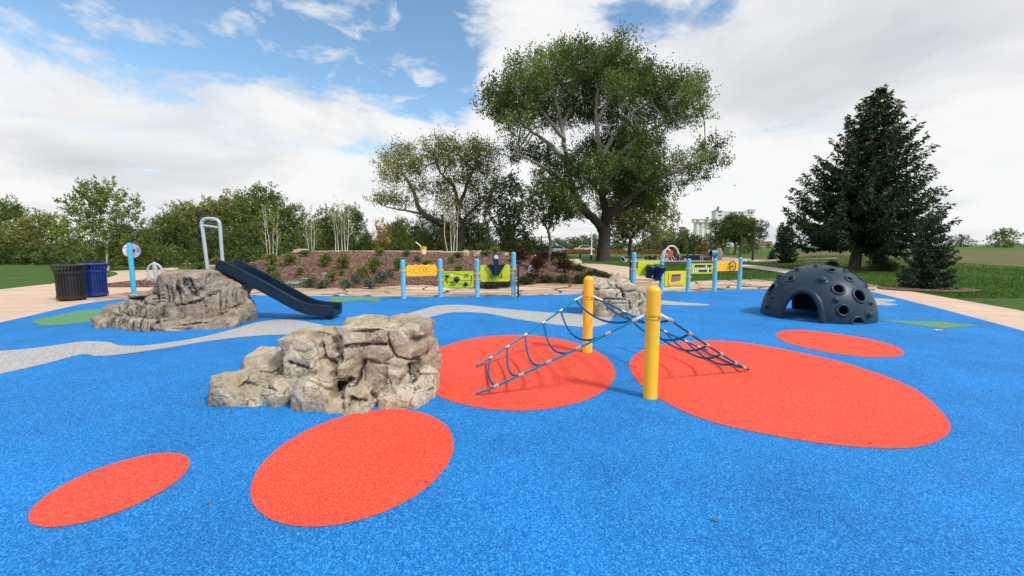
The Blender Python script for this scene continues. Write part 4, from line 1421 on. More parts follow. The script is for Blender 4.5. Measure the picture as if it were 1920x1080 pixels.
def talk_tube(px, py, top_py, side, horn_px, label):
    P = gp(px, py)
    zt = wp(px, top_py, P.y).z
    t = thing('talk_tube', label, 'speaking tube', P)
    e = wp(horn_px, top_py + 2, P.y - 0.05)
    bm = NB()
    tube(bm, [P + up * 0.0, P + up * (zt - .05), P + up * (zt - 0.012) + Vector((side * .012, 0, 0)), P + up * zt + Vector((side * .05, 0, 0)), P.lerp(e, .55) * 1 + up * 0], 0.026, 10) if False else tube(bm, [P, P + up * (zt - .06), P + up * (zt - .015) + Vector((side * .015, 0, 0)), P + up * zt + Vector((side * .06, 0, 0)), Vector((e.x - side * .05, e.y, zt - 0.005))], 0.026, 10)
    fin('tube', bm, MT['navy'], t)
    ax = Vector((side * 0.8, -0.35, -0.45)).normalized()
    a = Vector((e.x - side * .06, e.y, zt))
    bm = NB(); lathe(bm, a, [(.028, 0), (.035, .05), (.05, .10), (.078, .15), (.088, .17), (.08, .17), (.045, .11), (.01, .08)], 20, ax)
    h = fin('horn', bm, MT['navy'], t)
    bm = NB()
    x, y, u = frame(ax)
    tube(bm, [a + ax * .17 + x * (.086 * math.cos(q)) + y * (.086 * math.sin(q)) for q in np.linspace(0, 2 * PI, 24, endpoint=False)], 0.007, 6, closed=True)
    fin('horn_rim', bm, MT['white'], h)
    for z in (0.05, 0.48, 0.56):
        bm = NB()
        box(bm, P + Vector((-side * .05, 0, z)), (.08, .03, .035), None, .004)
        fin('clamp', bm, MT['clamp'], t)
talk_tube(971.5, 557.5, 497.5, 1, 988, 'dark blue speaking tube with horn beside the tall end post of the scope panel row')

# ---- right row
row = thing('music_panel_row', 'four drum, chime, block and wheel panels between five light blue posts by the lawn', 'play panels', gp(1290, 547))
QA = blue_post(row, 1187, 553, 473, [490, 505])
QB = blue_post(row, 1239, 551, 486.5, [522])
QC = blue_post(row, 1289.5, 548, 485, [503.5, 519.5])
QD = blue_post(row, 1339, 546.5, 484, [501])
QE = blue_post(row, 1385.5, 544, 482.5, [499.5])
p = Pan(QA, QB, 1196, 1236.5, 488.5, 517)
bm = NB(); p.slab(bm, rrect(p.w, p.h, 0.03), -0.014, 0.014)
pn = fin('drum_panel', bm, MT['lime'], row, smooth=False)
tag(pn, 'lime panel carrying two dark blue goblet drums')
p.arms(pn, QA, QB, [-.14])
for x, y, r, l in ((-0.05, .07, .15, .36), (.22, .07, .20, .42)):
    bm = NB()
    ax = (up * -0.94 + p.n * -0.25 + p.u * -0.05).normalized()
    lathe(bm, p.pt(x, y, 0.24 if r > .17 else .2), [(r * .93, -.012), (r, 0), (r, .04), (r * .93, .12), (r * .62, l * .62), (r * .60, l * .8), (r * .68, l), (r * .5, l)], 28, ax)
    d = fin('drum', bm, MT['navy'], pn)
    bm = NB()
    c = p.pt(x, y, 0.24 if r > .17 else .2)
    lathe(bm, c, [(r * .9, -.013), (r * .86, -.019), (0.001, -.02)], 28, ax)
    fin('drum_head', bm, MT['slate'], d)
p = Pan(QB, QC, 1246, 1285.5, 508, 536)
bm = NB(); p.slab(bm, rrect(p.w, p.h, 0.03), -0.014, 0.014)
pn = fin('chime_panel', bm, MT['lime'], row, smooth=False)
tag(pn, 'lime panel with amber plate around a window of grey chimes')
p.arms(pn, QB, QC, [.08])
bm = NB(); p.slab(bm, [(x + .02, y) for x, y in rrect(p.w * .72, p.h * .84, 0.05)], 0.0145, 0.034)
pl = fin('amber_plate', bm, MT['amber'], pn, smooth=False)
bm = NB(); p.slab(bm, [(-.19, -.10), (.19, -.05), (.19, .13), (-.19, .13)], 0.0345, 0.037)
wn = fin('chime_window', bm, MT['glass_dark'], pl, smooth=False)
for k in range(9):
    bm = NB()
    x = -.165 + k * .041
    tube(bm, [p.pt(x, .085, .046), p.pt(x, -.085 + k * .005, .046)], .013, 8)
    fin('chime', bm, MT['alu'], pl)
p = Pan(QC, QD, 1296, 1335.5, 494, 513)
bm = NB()
ow, oh, t_ = p.w / 2, p.h / 2, .045
for a in ([(-ow, oh - t_), (ow, oh - t_), (ow, oh), (-ow, oh)], [(-ow, -oh), (ow, -oh), (ow, -oh + t_), (-ow, -oh + t_)], [(-ow, -oh + t_ + .0), (-ow + t_, -oh + t_), (-ow + t_, oh - t_), (-ow, oh - t_)], [(ow - t_, -oh + t_), (ow, -oh + t_), (ow, oh - t_), (ow - t_, oh - t_)]):
    p.slab(bm, a, -0.014, 0.016)
pn = fin('block_panel', bm, MT['lime'], row, smooth=False)
tag(pn, 'lime frame filled with turning brown and white picture blocks')
p.arms(pn, QC, QD, [.0])
rr = random.Random(4)
brown = paint('brown_block', (0.06, 0.035, 0.02), 0.5, 0.1)
nx_, ny_ = 9, 3
bw, bh = (p.w - 2 * t_) / nx_, (p.h - 2 * t_) / ny_
bm = NB(); p.slab(bm, [(-ow + t_, -oh + t_), (ow - t_, -oh + t_), (ow - t_, oh - t_), (-ow + t_, oh - t_)], -.004, 0.0)
bk = fin('backing', bm, brown, pn, smooth=False)
for j in range(ny_):
    for i in range(nx_):
        if rr.random() < 0.62:
            bm = NB()
            x, y = -ow + t_ + (i + .5) * bw, -oh + t_ + (j + .5) * bh
            w_ = bw * rr.uniform(.3, .5)
            q = [(x - w_, y - bh * .46), (x + w_ * rr.uniform(.2, 1), y - bh * .46), (x + w_, y + bh * rr.uniform(-.2, .46)), (x + w_ * .4, y + bh * .46), (x - w_ * rr.uniform(.3, 1), y + bh * .46)]
            p.slab(bm, q, 0.001, 0.01)
            fin('picture_block', bm, MT['white'], pn, smooth=False)
p = Pan(QD, QE, 1344.5, 1384, 489.5, 508)
bm = NB(); p.slab(bm, rrect(p.w, p.h, 0.04), -0.014, 0.014)
pn = fin('wheel_panel', bm, MT['amber'], row, smooth=False)
tag(pn, 'amber panel with a dark steering ring')
p.arms(pn, QD, QE, [.0])
bm = NB()
c = p.pt(.13, -.01, .07)
tube(bm, [c + p.u * (.15 * math.cos(t)) + up * (.165 * math.sin(t)) for t in np.linspace(0, 2 * PI, 32, endpoint=False)], .014, 8, closed=True)
tube(bm, [c - p.u * .15, c + p.u * .15], .009, 6)
tube(bm, [p.pt(.13, -.01, .014), c], .02, 8)
fin('steering_ring', bm, MT['black'], pn)
bm = NB()
for k in range(3):
    p.curve(bm, swirl(-.2 + .02 * k, -.07 + k * .07, .03, .8, k), 0.0145, .0035, 3)
fin('engraving', bm, MT['engrave'], pn)
bm = NB(); sphere(bm, p.pt(.31, -.10, .02), .02, 2); fin('pivot_cap', bm, MT['black'], pn)
talk_tube(1180.5, 553, 481, -1, 1172, 'dark blue speaking tube left of the drum panel, half hidden by the boxy rock')

# ------------------------------------------------------------------ litter bins
def litter_bin(P, label, mat, h=0.95, r=0.30):
    t = thing('litter_bin', label, 'litter bin', P)
    def C(z, k=1.0): return [P + Vector((r * k * math.cos(a), r * k * math.sin(a), z)) for a in np.linspace(0, 2 * PI, 40, endpoint=False)]
    for k in range(30):
        a = 2 * PI * k / 30
        d = Vector((math.cos(a), math.sin(a), 0)); q = Vector((-d.y, d.x, 0))
        bm = NB()
        w = .019
        pr = [(0.985, .07), (0.985, h * .74), (1.03, h * .84), (1.18, h * .975)]
        a0 = [[P + d * (r * k_) + up * z - q * w, P + d * (r * k_) + up * z + q * w, P + d * (r * k_ - .008) + up * z + q * w, P + d * (r * k_ - .008) + up * z - q * w] for k_, z in pr]
        rings(bm, a0)
        fin('slat', bm, mat, t, smooth=False)
    for z, k, hh in ((0.05, 1.0, .10), (h * .77, 1.01, .07), (h * .985, 1.2, .035)):
        bm = NB()
        lathe(bm, P + up * z, [(r * k, 0), (r * k + .008, 0), (r * k + .008, hh), (r * k, hh)], 40)
        fin('band', bm, mat, t)
    bm = NB(); lathe(bm, P + up * 0.03, [(r * .9, 0), (r * .9, h * .84), (r * .86, h * .84), (r * .84, .04), (0.001, .03)], 32)
    fin('liner', bm, MT['black'], t)
    bm = NB(); lathe(bm, P + up * h * .985, [(r * 1.2, 0), (r * 1.2, .03), (r * .75, .05), (r * .74, .04), (r * 1.17, -.005)], 40)
    fin('lid_ring', bm, mat, t)
    return t
bin1 = litter_bin(gp(178, 556.5), 'royal blue slatted steel litter bin on the concrete by the blue surface', MT['bin_blue'])
bin2 = litter_bin(gp(136, 563), 'black slatted litter bin left of the royal blue one', MT['black'])

# ------------------------------------------------------------------ welcome sign
Ps = gp(252, 557.5)
sg = thing('round_sign', 'turquoise post with round pale lilac Welcome disc in a black rim', 'sign', Ps)
ht = wp(245, 454.5, Ps.y).z
bm = NB()
tp = wp(242.5, 455, Ps.y)
tube(bm, [Ps, tp - up * .03, tp - up * .008, tp], [.06, .06, .05, .02], 18)
fin('post', bm, MT['sign_blue'], sg)
sc_ = wp(247.5, 469.5, Ps.y + 0.13)
nrm = Vector((0.25, -1, -0.05)).normalized()
ux = Vector((1, .25, 0)).normalized(); uy = nrm.cross(ux); uy = uy if uy.z > 0 else -uy
rx, ry = 0.245, 0.235
bm = NB(); prism(bm, [(rx * math.cos(t), ry * math.sin(t)) for t in np.linspace(0, 2 * PI, 48, endpoint=False)], sc_, ux, uy, nrm, .012)
lil = paint('lilac_sign_face', (0.52, 0.5, 0.66), 0.35, 0.2, 6)
disc = fin('sign_face', bm, lil, sg)
bm = NB(); tube(bm, [sc_ + ux * (rx * math.cos(t)) + uy * (ry * math.sin(t)) + nrm * .006 for t in np.linspace(0, 2 * PI, 48, endpoint=False)], .022, 8, closed=True)
fin('sign_rim', bm, MT['black'], sg)
bm = NB()
prism(bm, [(-.23, -.1), (-.10, -.19), (-.10, .19), (-.23, .1)], sc_ + nrm * .0125, ux, uy, nrm, .002)
fin('white_field', bm, MT['white'], disc, smooth=False)
bm = NB(); prism(bm, [(-.20, .065), (-.10, .065), (-.10, .085), (-.20, .085)], sc_ + nrm * .0148, ux, uy, nrm, .002)
fin('red_line', bm, paint('red_line', (.6, .03, .05), .5), disc, smooth=False)
bm = NB(); prism(bm, [(.12, -.06), (.20, -.06), (.20, .08), (.12, .08)], sc_ + nrm * .0128, ux, uy, nrm, .002)
fin('picture', bm, paint('sign_picture', (.30, .27, .45), .5, .4, 30), disc, smooth=False)
fc = bpy.data.curves.new('Welcome', 'FONT')
fc.body = 'Welcome'; fc.size = 0.105; fc.align_x = 'CENTER'; fc.align_y = 'CENTER'; fc.extrude = 0.001
fo = bpy.data.objects.new('lettering', fc)
COL.objects.link(fo)
fm = bpy.data.meshes.new_from_object(fo.evaluated_get(bpy.context.evaluated_depsgraph_get()))
bpy.data.objects.remove(fo)
# reads down the disc
rotm = Matrix((-uy, ux, nrm)).transposed().to_4x4()
fm.transform(Matrix.Translation(sc_ + ux * 0.085 + nrm * .016 - wloc(sg)) @ rotm)
fm.materials.clear(); fm.materials.append(MT['white'])
fo = bpy.data.objects.new('lettering', fm); COL.objects.link(fo); fo.parent = disc
bm = NB()
box(bm, (tp.x + .01, Ps.y + .085, sc_.z), (.05, .10, .05), None, .006)
fin('sign_bracket', bm, MT['black'], sg)
# ------------------------------------------------------------------ vegetation
def unit(v): return v / np.maximum(np.linalg.norm(v, axis=-1, keepdims=True), 1e-9)

def leaf_mesh(name, pos, axis, size, tint, width=0.55, curl=0.25, r=None):
    """one small bent four-sided leaf per position"""
    r = r or rng
    n = len(pos)
    a = unit(axis + r.normal(0, .45, (n, 3)))
    b = unit(np.cross(a, r.normal(0, 1, (n, 3))))
    c = np.cross(a, b)
    s = size[:, None]
    v = np.empty((n, 4, 3))
    v[:, 0] = pos
    v[:, 1] = pos + a * s * 0.5 + b * s * width * 0.5 - c * s * curl * 0.3
    v[:, 2] = pos + a * s
    v[:, 3] = pos + a * s * 0.5 - b * s * width * 0.5 - c * s * curl * 0.3
    me = bpy.data.meshes.new(name)
    me.vertices.add(n * 4); me.vertices.foreach_set('co', v.astype(np.float32).ravel())
    me.loops.add(n * 4); me.loops.foreach_set('vertex_index', np.arange(n * 4, dtype=np.int32))
    me.polygons.add(n)
    me.polygons.foreach_set('loop_start', np.arange(0, n * 4, 4, dtype=np.int32))
    me.update(calc_edges=True)
    at = me.attributes.new('tint', 'FLOAT', 'POINT')
    at.data.foreach_set('value', np.repeat(tint, 4).astype(np.float32))
    return me

def sprigs(c, rad, n, ls, k, lsize, up_bias=0.5, tint_lobe=0.5, r=None, shell=0.45):
    """leaves strung on short sprigs that fill one bough"""
    r = r or rng
    d = unit(r.normal(0, 1, (n, 3)))
    f = shell + (1.06 - shell) * r.random(n) ** 0.7
    pos = c + d * f[:, None] * rad
    sd = unit(d * 0.8 + np.array([0, 0, up_bias]) + r.normal(0, .35, (n, 3)))
    L = ls * r.uniform(.5, 1.25, n)
    t = r.random((n, k)) ** 0.8
    P = pos[:, None, :] + sd[:, None, :] * (t * L[:, None])[..., None] + r.normal(0, 1, (n, k, 3)) * (ls * .13)
    A = np.repeat(unit(sd + r.normal(0, .3, (n, 3)))[:, None, :], k, 1) + r.normal(0, .55, (n, k, 3))
    S = lsize * r.uniform(.6, 1.3, (n, k))
    ti = np.clip(tint_lobe + r.normal(0, .16, n)[:, None] + r.normal(0, .07, (n, k)), 0, 1)
    return P.reshape(-1, 3), unit(A.reshape(-1, 3)), S.ravel(), ti.ravel()

def foliage(name, parts, width=.55):
    P = np.concatenate([p[0] for p in parts]); A = np.concatenate([p[1] for p in parts])
    S = np.concatenate([p[2] for p in parts]); Ti = np.concatenate([p[3] for p in parts])
    return leaf_mesh(name, P, A, S, Ti, width)

def link_part(name, me, mat, parent):
    me.name = name
    me.materials.clear(); me.materials.append(mat)
    o = bpy.data.objects.new(name, me); COL.objects.link(o); o.parent = parent
    return o

def limb(bm, pts, r0, r1, seg=8, wob=0.0, n=6):
    p = spline(pts, n, False)
    m = len(p) - 1
    if wob:
        for i in range(1, m):
            p[i] = p[i] + Vector((random.gauss(0, wob), random.gauss(0, wob), random.gauss(0, wob * .6)))
    rr = [r0 + (r1 - r0) * (i / m) ** 0.8 for i in range(m + 1)]
    tube(bm, p, rr, seg)
    return p

MT['leaf_big'] = leafmat('cottonwood_leaves', (0.0246, 0.0493, 0.0112), (0.0918, 0.1512, 0.0381), (0.2408, 0.3192, 0.1120), 0.32)
MT['leaf_olive'] = leafmat('olive_leaves', (0.0660, 0.0864, 0.0192), (0.2040, 0.2280, 0.0600), (0.4320, 0.4200, 0.1380), 0.34)
MT['leaf_green'] = leafmat('green_leaves', (0.0480, 0.0840, 0.0192), (0.1416, 0.2136, 0.0504), (0.3120, 0.3840, 0.1140), 0.34)
MT['leaf_dark'] = leafmat('dark_leaves', (0.0312, 0.0552, 0.0144), (0.0984, 0.1464, 0.0432), (0.2280, 0.2880, 0.0960), 0.28)
MT['leaf_silver'] = leafmat('silvery_leaves', (0.0468, 0.0702, 0.0437), (0.1326, 0.1794, 0.1123), (0.2964, 0.3432, 0.2496), 0.22)
MT['leaf_yellow'] = leafmat('yellow_leaves', (0.28, 0.19, 0.02), (0.52, 0.36, 0.03), (0.62, 0.50, 0.10), 0.3)
MT['leaf_orange'] = leafmat('rust_leaves', (0.14, 0.055, 0.02), (0.30, 0.13, 0.045), (0.42, 0.23, 0.10), 0.25)
MT['leaf_lightyg'] = leafmat('yellow_green_leaves', (0.10, 0.14, 0.02), (0.21, 0.25, 0.04), (0.36, 0.36, 0.08), 0.3)
MT['leaf_sage'] = leafmat('sage_leaves', (0.05, 0.075, 0.05), (0.12, 0.17, 0.115), (0.24, 0.29, 0.21), 0.2)
MT['leaf_red'] = leafmat('barberry_leaves', (0.018, 0.008, 0.008), (0.055, 0.022, 0.020), (0.12, 0.055, 0.04), 0.2)
MT['leaf_juniper'] = leafmat('juniper_leaves', (0.0156, 0.0260, 0.0130), (0.0455, 0.0715, 0.0338), (0.1040, 0.1430, 0.0650), 0.15)
MT['needles'] = leafmat('spruce_needles', (0.0083, 0.0195, 0.0097), (0.0255, 0.0540, 0.0270), (0.0690, 0.1170, 0.0540), 0.10)
MT['needles_blue'] = leafmat('blue_spruce_needles', (0.01, 0.024, 0.014), (0.03, 0.062, 0.038), (0.07, 0.118, 0.074), 0.1)
MT['cone'] = leafmat('spruce_cones', (0.08, 0.04, 0.018), (0.17, 0.095, 0.04), (0.30, 0.18, 0.09), 0.05)
MT['bark'] = barkmat('brown_bark', (0.035, 0.026, 0.02), (0.12, 0.095, 0.075))
MT['bark_big'] = barkmat('cottonwood_bark', (0.022, 0.017, 0.013), (0.085, 0.066, 0.052), (0.42, 0.40, 0.36), 6.0, 10.5)
MT['bark_grey'] = barkmat('grey_bark', (0.09, 0.078, 0.066), (0.22, 0.195, 0.17))
MT['bark_white'] = barkmat('birch_bark', (0.42, 0.40, 0.36), (0.72, 0.70, 0.66))

def zc(x, y): return (680 + x / 2.25, 40 + y / 2.25)     # detail view -> photo pixel

# ---- the great cottonwood, limbs and boughs surveyed
TB = gph(1131, 490, lawn_h)
TY = TB.y
tree = thing('cottonwood_tree', 'towering cottonwood with dark forked trunk and pale upper limbs, tallest tree on the lawn', 'tree', TB)
def tp(x, y, dy=0.0): return wp(*zc(x, y), TY + dy)
bm = NB()
root = [TB - up * .3, TB + up * .05, TB + up * 0.9, tp(1020, 880), tp(1016, 845)]
pp = spline(root, 6, False)
tube(bm, pp, [1.0 if i == 0 else max(0.54, 1.0 - 0.46 * min(1, (i / len(pp)) ** .5 * 1.2)) for i in range(len(pp))], 16)
LIMBS = []
def L(pts, r0, r1):
    LIMBS.extend(limb(bm, [tp(*q) for q in pts], r0, r1, 10, 0.04))
L([(1022, 900, 0), (990, 850, -.5), (940, 800, -1), (900, 740, -1.2), (872, 640, -1), (852, 520, -.5), (832, 400, 0), (800, 280, .5), (770, 190, 1)], .5, .06)
L([(1018, 900, 0), (1022, 800, .5), (1008, 700, 1), (1000, 560, .8), (985, 420, .2), (990, 300, -.4), (1010, 190, -.6)], .5, .06)
L([(1024, 860, 0), (1060, 800, -1.2), (1130, 740, -2), (1220, 680, -2.2), (1330, 630, -2.4), (1440, 585, -2.5), (1500, 560, -2.6)], .42, .05)
L([(1000, 590, .8), (1050, 500, 2), (1120, 410, 2.6), (1210, 340, 2.6), (1320, 300, 2.2), (1400, 290, 2)], .30, .05)
L([(1004, 640, 1), (1090, 560, -1), (1180, 480, -2), (1290, 420, -2.5), (1400, 400, -2.6)], .26, .05)
L([(866, 610, -1), (800, 530, 1), (720, 470, 2), (640, 410, 2.4), (560, 380, 2.5)], .26, .05)
L([(850, 500, -.5), (770, 400, -2), (690, 300, -3), (620, 270, -3.2)], .2, .05)
L([(840, 450, 0), (890, 330, 2), (910, 200, 2.6)], .2, .05)
L([(985, 420, .2), (1060, 300, 1), (1090, 180, 1.2)], .2, .05)
L([(890, 720, -1.2), (800, 640, -2.4), (700, 580, -3), (640, 560, -3.2)], .2, .05)
L([(1030, 830, 0), (1120, 790, 2), (1200, 770, 3)], .24, .05)
L([(1010, 740, .8), (960, 680, 3), (920, 640, 4)], .22, .05)
BOUGHS = [(790, 180, 85), (860, 150, 70), (700, 215, 95), (625, 290, 85), (560, 330, 60), (525, 385, 55), (590, 400, 75), (650, 430, 70), (920, 170, 85), (1000, 160, 80), (1070, 130, 75), (1050, 200, 90),
          (1150, 215, 80), (1210, 260, 75), (1180, 320, 90), (1260, 300, 60), (1345, 275, 60), (1410, 265, 45), (1390, 330, 60), (1430, 400, 48), (1340, 400, 62), (1255, 410, 70), (1100, 290, 95), (990, 280, 100), (880, 270, 95), (780, 300, 95),
          (700, 350, 85), (800, 400, 70), (900, 390, 85), (1010, 400, 80), (1110, 420, 80), (1180, 500, 75), (1120, 560, 90), (1210, 560, 70), (1040, 540, 75), (960, 560, 70), (720, 560, 55), (650, 565, 42), (620, 590, 30), (780, 600, 60), (870, 640, 75), (930, 700, 85),
          (1020, 650, 80), (1090, 660, 80), (1160, 650, 85), (1250, 650, 62), (1330, 620, 52), (1400, 600, 55), (1460, 570, 48), (1505, 548, 38), (1500, 600, 34), (1420, 645, 45), (1355, 670, 38), (830, 720, 55), (870, 790, 62), (1160, 745, 75), (1240, 720, 58), (1300, 740, 40), (1080, 720, 60), (900, 830, 40), (1230, 790, 40)]
tr = random.Random(11)
parts = []
lim = np.array([tuple(p) for p in LIMBS])
for (x, y, r_) in BOUGHS:
    x = 1000 + (x - 1000) * .975; y += 22 * max(0, min(1, (330 - y) / 120))
    w = max(1.2, 11.0 * math.sqrt(max(0.05, 1 - ((x - 1000) / 560) ** 2 - ((y - 450) / 440) ** 2 * .8)))
    for rep in range(2 if r_ > 55 else 1):
        dy = tr.uniform(-.62, .62) * w
        if 740 < x < 1130 and 330 < y < 640: dy = abs(dy) + 1.5
        c = tp(x + tr.uniform(-14, 14), y + tr.uniform(-14, 14), dy)
        rm = r_ / 2.25 * (TY + dy) / F
        cn = np.array(tuple(c))
        k = int(np.argmin(((lim - cn) ** 2).sum(1)))
        a = Vector(lim[k])
        mid = a.lerp(c, .55) + Vector((tr.uniform(-.4, .4), tr.uniform(-.4, .4), tr.uniform(-.2, .6)))
        if (a - c).length > .6: limb(bm, [a, mid, c], .10, .03, 6, .02, 4)
        for q in range(3):
            d = Vector((tr.gauss(0, 1), tr.gauss(0, 1), tr.gauss(.3, .8))).normalized() * rm * .8
            limb(bm, [c, c + d * .5 + Vector((0, 0, .1)), c + d], .04, .012, 5, .01, 3)
        n = int(12 * rm ** 2 + 13)
        parts.append(sprigs(cn, np.array([rm, rm, rm * .8]) * .82, n, 1.3, 34, 0.18, .9, tr.uniform(.12, .85), shell=.3))
fin('trunk', bm, MT['bark_big'], tree, angle=80)
me = foliage('crown', parts, .62)
me.transform(Matrix.Translation(-TB))
cr_ = link_part('crown', me, MT['leaf_big'], tree)

# ---- general broadleaf tree, built at the origin
def make_tree(name, label, cat, h, w, mats, seed, trunk=.30, fork=.35, nb=16, dens=26, ls=.6, lsize=.2, k=14, lean=0.0, bark='bark', flat=.75, r_trunk=None, up_bias=.5, base=.0, irregular=.25, shell=.35, tints=(.3, .7), width=.6):
    r = random.Random(seed); nr = np.random.default_rng(seed)
    t = thing(name, label, cat, (0, 0, 0))
    bm = NB()
    rt = r_trunk or h * .022
    fk = Vector((lean * h * fork, 0, h * fork))
    mainp = [Vector((0, 0, -.25)), Vector((0, 0, 0.02)), Vector((lean * h * fork * .4 + r.uniform(-.03, .03) * h, r.uniform(-.02, .02) * h, h * fork * .5)), fk]
    limb(bm, mainp, rt * 1.25, rt * .85, 10, .01)
    hubs = [fk]
    nl = r.choice((3, 4))
    tips = []
    for i in range(nl):
        a = 2 * PI * i / nl + r.uniform(-.5, .5)
        e = Vector((math.cos(a) * w * .26, math.sin(a) * w * .26, h * (fork + (.93 - fork) * r.uniform(.5, .85))))
        e.x += lean * h * .4
        m = fk.lerp(e, .5) + Vector((math.cos(a) * w * .08, math.sin(a) * w * .08, 0))
        tips += limb(bm, [fk, m, e], rt * .6, rt * .14, 7, .02 * h * .1)
    parts = []
    for i in range(nb):
        z = base + (i + .5) / nb
        z = min(.97, z)
        prof = math.sin(PI * min(1, max(.04, (z * .86 + .13)))) ** .6
        a = i * 2.39996 + r.uniform(-.5, .5)
        rad = w / 2 * prof * r.uniform(.45, .8) * (1 + r.uniform(-irregular, irregular))
        zz = h * (trunk + (1 - trunk) * z) - h * .05
        c = Vector((math.cos(a) * rad + lean * zz, math.sin(a) * rad, zz))
        rm = w * .5 * r.uniform(.28, .46) * (.65 + .35 * prof)
        kk = min(tips, key=lambda p: (p - c).length)
        limb(bm, [kk, kk.lerp(c, .5) + Vector((0, 0, .04 * h)), c], rt * .28, rt * .07, 5, 0, 4)
        n = max(10, int(dens * (rm / ls) ** 2))
        parts.append(sprigs(np.array(tuple(c)), np.array([rm, rm, rm * flat]), n, ls, k, lsize, up_bias, r.uniform(*tints), nr, shell))
    tr_ = fin('trunk', bm, MT[bark], t, angle=80)
    cr = link_part('crown', foliage('crown', parts, width), MT[mats], t)
    return t

def place(t, P, rz=0, s=1.0, sz=None):
    t.location = Vector(P)
    t.rotation_euler = (0, 0, rz)
    t.scale = (s, s, sz or s)
    return t

def again(src, label, group=None):
    c = copy_tree(src)
    c['label'] = label
    if group: c['group'] = group
    return c

# woodland behind the mound: rounded willows, each its own tree
WG = 'trees of the woodland behind the mound'
protoW = [make_tree('willow_tree', 'x', 'tree', 6.0, 6.4, 'leaf_olive', 21, .02, .22, 24, 20, .7, .17, 22, 0, 'bark', .8, up_bias=.35, base=-.02),
          make_tree('willow_tree', 'x', 'tree', 6.0, 5.6, 'leaf_green', 22, .04, .25, 22, 20, .7, .17, 22, 0, 'bark', .85, up_bias=.4, base=-.02),
          make_tree('willow_tree', 'x', 'tree', 6.0, 6.0, 'leaf_dark', 23, .02, .22, 22, 20, .7, .17, 22, 0, 'bark', .8, up_bias=.3, base=-.02)]
used = set()
W = [  # px of the centre, py of the top, depth, proto, width factor, label
    (318, 402, 36, 2, .9, 'dark rounded willow in the woodland, left of the lamp behind the slide hoop'),
    (352, 384, 39, 0, .95, 'olive willow in the woodland directly left of the slide hoop'),
    (402, 378, 41, 0, 1.0, 'broad olive willow whose crown shows inside and right of the slide hoop'),
    (450, 366, 43, 0, 1.0, 'yellowish olive willow top between the slide hoop and the first birch clump'),
    (497, 358, 40, 1, 1.05, 'tallest mid green willow behind the first birch clump above the slide'),
    (545, 388, 38, 1, .95, 'sloping green willow ending the big woodland mass right of the first birch clump'),
    (470, 415, 34, 2, .8, 'shaded low willow standing in front of the woodland behind the slide'),
    (410, 425, 33, 2, .8, 'dark low willow at the back edge of the mound behind the slide hoop'),
    (622, 392, 42, 2, .72, 'round dark willow behind the second birch clump, left half'),
    (665, 392, 44, 1, .70, 'round green willow behind the second birch clump, right half'),
    (690, 436, 46, 0, .6, 'low olive willow just left of the yellow leaved tree'),
    (752, 412, 40, 1, .62, 'low green willow between the yellow leaved tree and the leaning cottonwood'),
    (795, 428, 42, 2, .6, 'dark low tree in the shade under the leaning cottonwood limb'),
    (842, 420, 44, 0, .65, 'olive low tree behind the third birch clump beside the yellow bucket'),
    (905, 415, 44, 2, .75, 'dark leafy tree behind the scope panel'),
    (950, 418, 46, 2, .7, 'dark leafy tree behind the tall end post of the scope panel row'),
    (985, 440, 48, 1, .5, 'light green low tree left of the bare grey trunk'),
    (225, 420, 34, 2, .8, 'shaded tree behind the round sign and the blue bin'),
    (275, 432, 37, 1, .75, 'green tree right of the round sign behind the curved path'),
    (738, 420, 50, 0, .95, 'olive tree filling the gap behind the yellow leaved tree'),
    (778, 416, 52, 2, 1.0, 'dark broad tree behind the leaning limb of the leaning cottonwood'),
    (822, 412, 52, 1, 1.0, 'green broad tree behind the yellow bucket'),
    (880, 405, 52, 2, 1.0, 'dark broad tree behind the third birch clump and the ball panel'),
    (600, 412, 50, 2, .9, 'dark tree in the dip between the two woodland masses'),
    (90, 400, 36, 0, .95, 'olive tree beyond the litter bins outside the path bend'),
    (20, 380, 38, 1, 1.0, 'green tree farther along the path past the litter bins'),
    (-60, 390, 38, 2, 1.0, 'dark tree at the far end of the path past the litter bins'),
]
for px, py, Y, k, wf, lb in W:
    P = wp(px, 470, Y); P.z = ground_h(P.x, P.y) - .05
    top = wp(px, py, Y).z
    s = (top - P.z) / 6.0
    src = protoW[k]
    t = src if k not in used else again(src, lb)
    used.add(k)
    t['label'] = lb; t['group'] = WG
    place(t, P, random.uniform(0, 6.28), s * wf, s)

# dense undergrowth closing the woodland at ground level
parts = []
gr = np.random.default_rng(5)
for i in range(260):
    x = gr.uniform(-46, 3); y = gr.uniform(37, 50) if x > -14 else gr.uniform(29, 40)
    if x < -14: y = gr.uniform(28, 38) + max(0, (-16 - x) * .2)
    z = ground_h(x, y)
    hh = gr.uniform(.5, 1.1)
    parts.append(sprigs(np.array([x, y, z + hh * .6]), np.array([1.3, 1.3, hh]), 26, .5, 14, .16, .4, gr.uniform(.1, .6), gr, .2))
us = bpy.data.objects.new('undergrowth', foliage('undergrowth', parts, .6)); COL.objects.link(us)
us.data.materials.append(MT['leaf_dark']); tag(us, kind='stuff')

